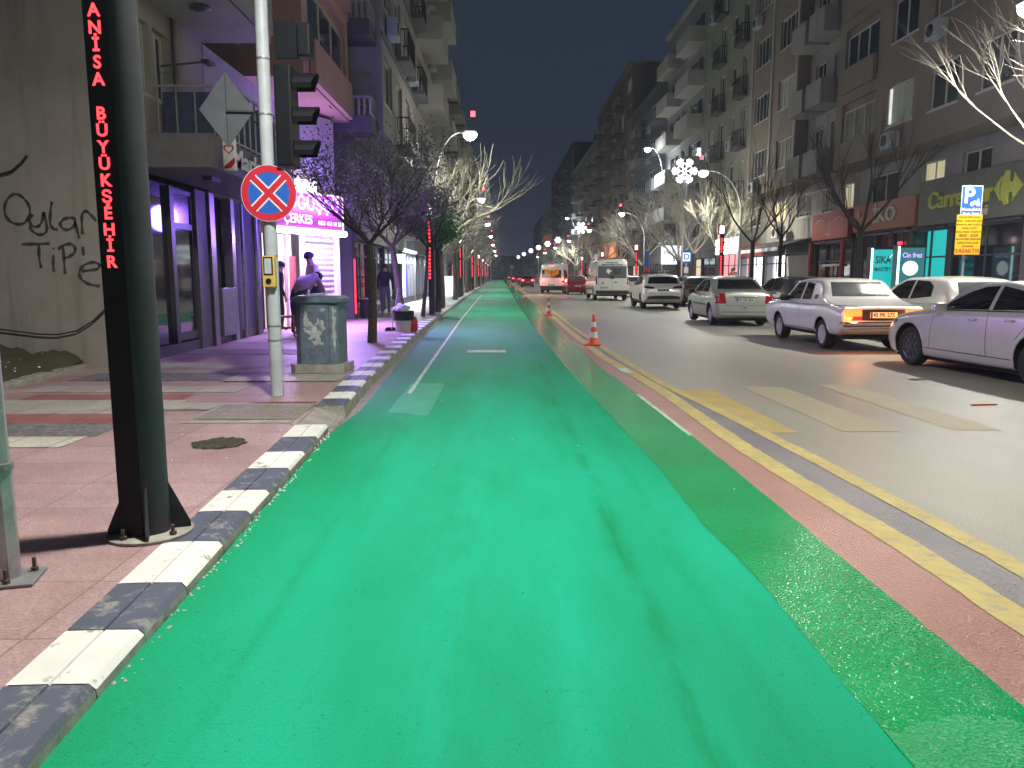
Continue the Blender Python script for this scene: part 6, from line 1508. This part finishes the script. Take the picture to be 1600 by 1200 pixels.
MB().lathe([(.17, 0), (.20, .62), (.21, .63), (.21, .66), (.001, .67)], (0, 0, 0), 16).build('body', 'dark_plastic', t, smooth=True)
MB().lathe([(.215, .60), (.22, .61), (.22, .63), (.215, .64)], (0, 0, 0), 16).build('band', 'alu', t)
# drink fridges in front of the shop with the orange sign
def fridge(label, x, y, kind):
    t = thing('drinks_fridge', label, 'fridge', (x, y, .15), radians(-14), 'lit drinks fridges under the orange shop sign')
    MB().bbox(-.42, .42, .0, .7, 0, 2.35, .02).build('body', 'dark_plastic', t)
    MB().box(-.35, .40, -.012, -.001, .25, 2.25).build('door_panel', 'cyan_lit' if kind == 0 else 'fridge_teal', t)
    MB().box(-.42, -.355, -.02, -.001, .2, 2.3).build('edge_light', 'cyan_edge', t)
    if kind == 0:
        text('SIKA', .36, 'frame_dark', t, (-.02, -.014, 1.88), ext=.001, fit=.52); text('MARTRY', .2, 'frame_dark', t, (-.02, -.014, 1.55), ext=.001, fit=.54)
        MB().beam((.16, -.02, 1.95), (.34, -.02, 2.15), .09, .01).build('light_patch', 'fridge_white', t)
    else:
        MB().lathe([(.24, -.014), (.001, -.016)], (-.02, 0, 1.58), 24, 'y').build('white_badge', 'fridge_white', t)
        text('Cin frez', .22, 'fridge_violet', t, (.02, -.014, 2.0), ext=.001, fit=.6)
    for s in (-1, 1): MB().box(s * .5 - .03, s * .5 + .03, .05, .65, 0, -.0001).build('foot', 'rubber', t) if False else None
    return t
fridge('turquoise lit fridge with dark lettering, the left one of the two', 13.55, 27.35, 0)
fridge('dark lit fridge with a round white badge, the right one of the two', 13.55, 25.5, 1)
# flag like banner past the tall van
t = thing('banner', 'blue and red banner standing beside the tall white van', 'banner', (10.9, 57, .15))
MB().lathe([(.025, 0), (.02, 3.2)], (0, 0, 0), 8).build('pole', 'galv', t)
MB().box(-.35, -.03, -.01, .01, 1.9, 3.1).build('blue_cloth', 'sign_blue', t); MB().box(-.35, -.03, -.01, .01, .8, 1.899).build('red_cloth', 'sign_red', t)
tag(MB().bbox(-.16, .16, -.02, .02, 0, .012, .005).build('paper_scrap', 'orange', loc=(4.98 * 1.13, 8.75, .006), rot=(0, 0, .1)), 'flat orange scrap lying on the road near the silver sedan', 'litter')

# ------------------------------------------------------------------ thin night haze round the whole street
hm = bpy.data.materials.new('haze'); hm.use_nodes = True; t = hm.node_tree; t.nodes.clear()
ho = t.nodes.new('ShaderNodeOutputMaterial'); hv = t.nodes.new('ShaderNodeVolumePrincipled')
hv.inputs['Density'].default_value = .0008; hv.inputs['Color'].default_value = (.74, .84, 1.0, 1); hv.inputs['Anisotropy'].default_value = .35
t.links.new(hv.outputs[0], ho.inputs['Volume'])
MATS['haze'] = hm
hz_ = MB().box(-66, 66, -22, 458, -1.1, 32).build('haze', 'haze'); hz_['kind'] = 'stuff'; hz_['label'] = 'thin night haze filling the street'
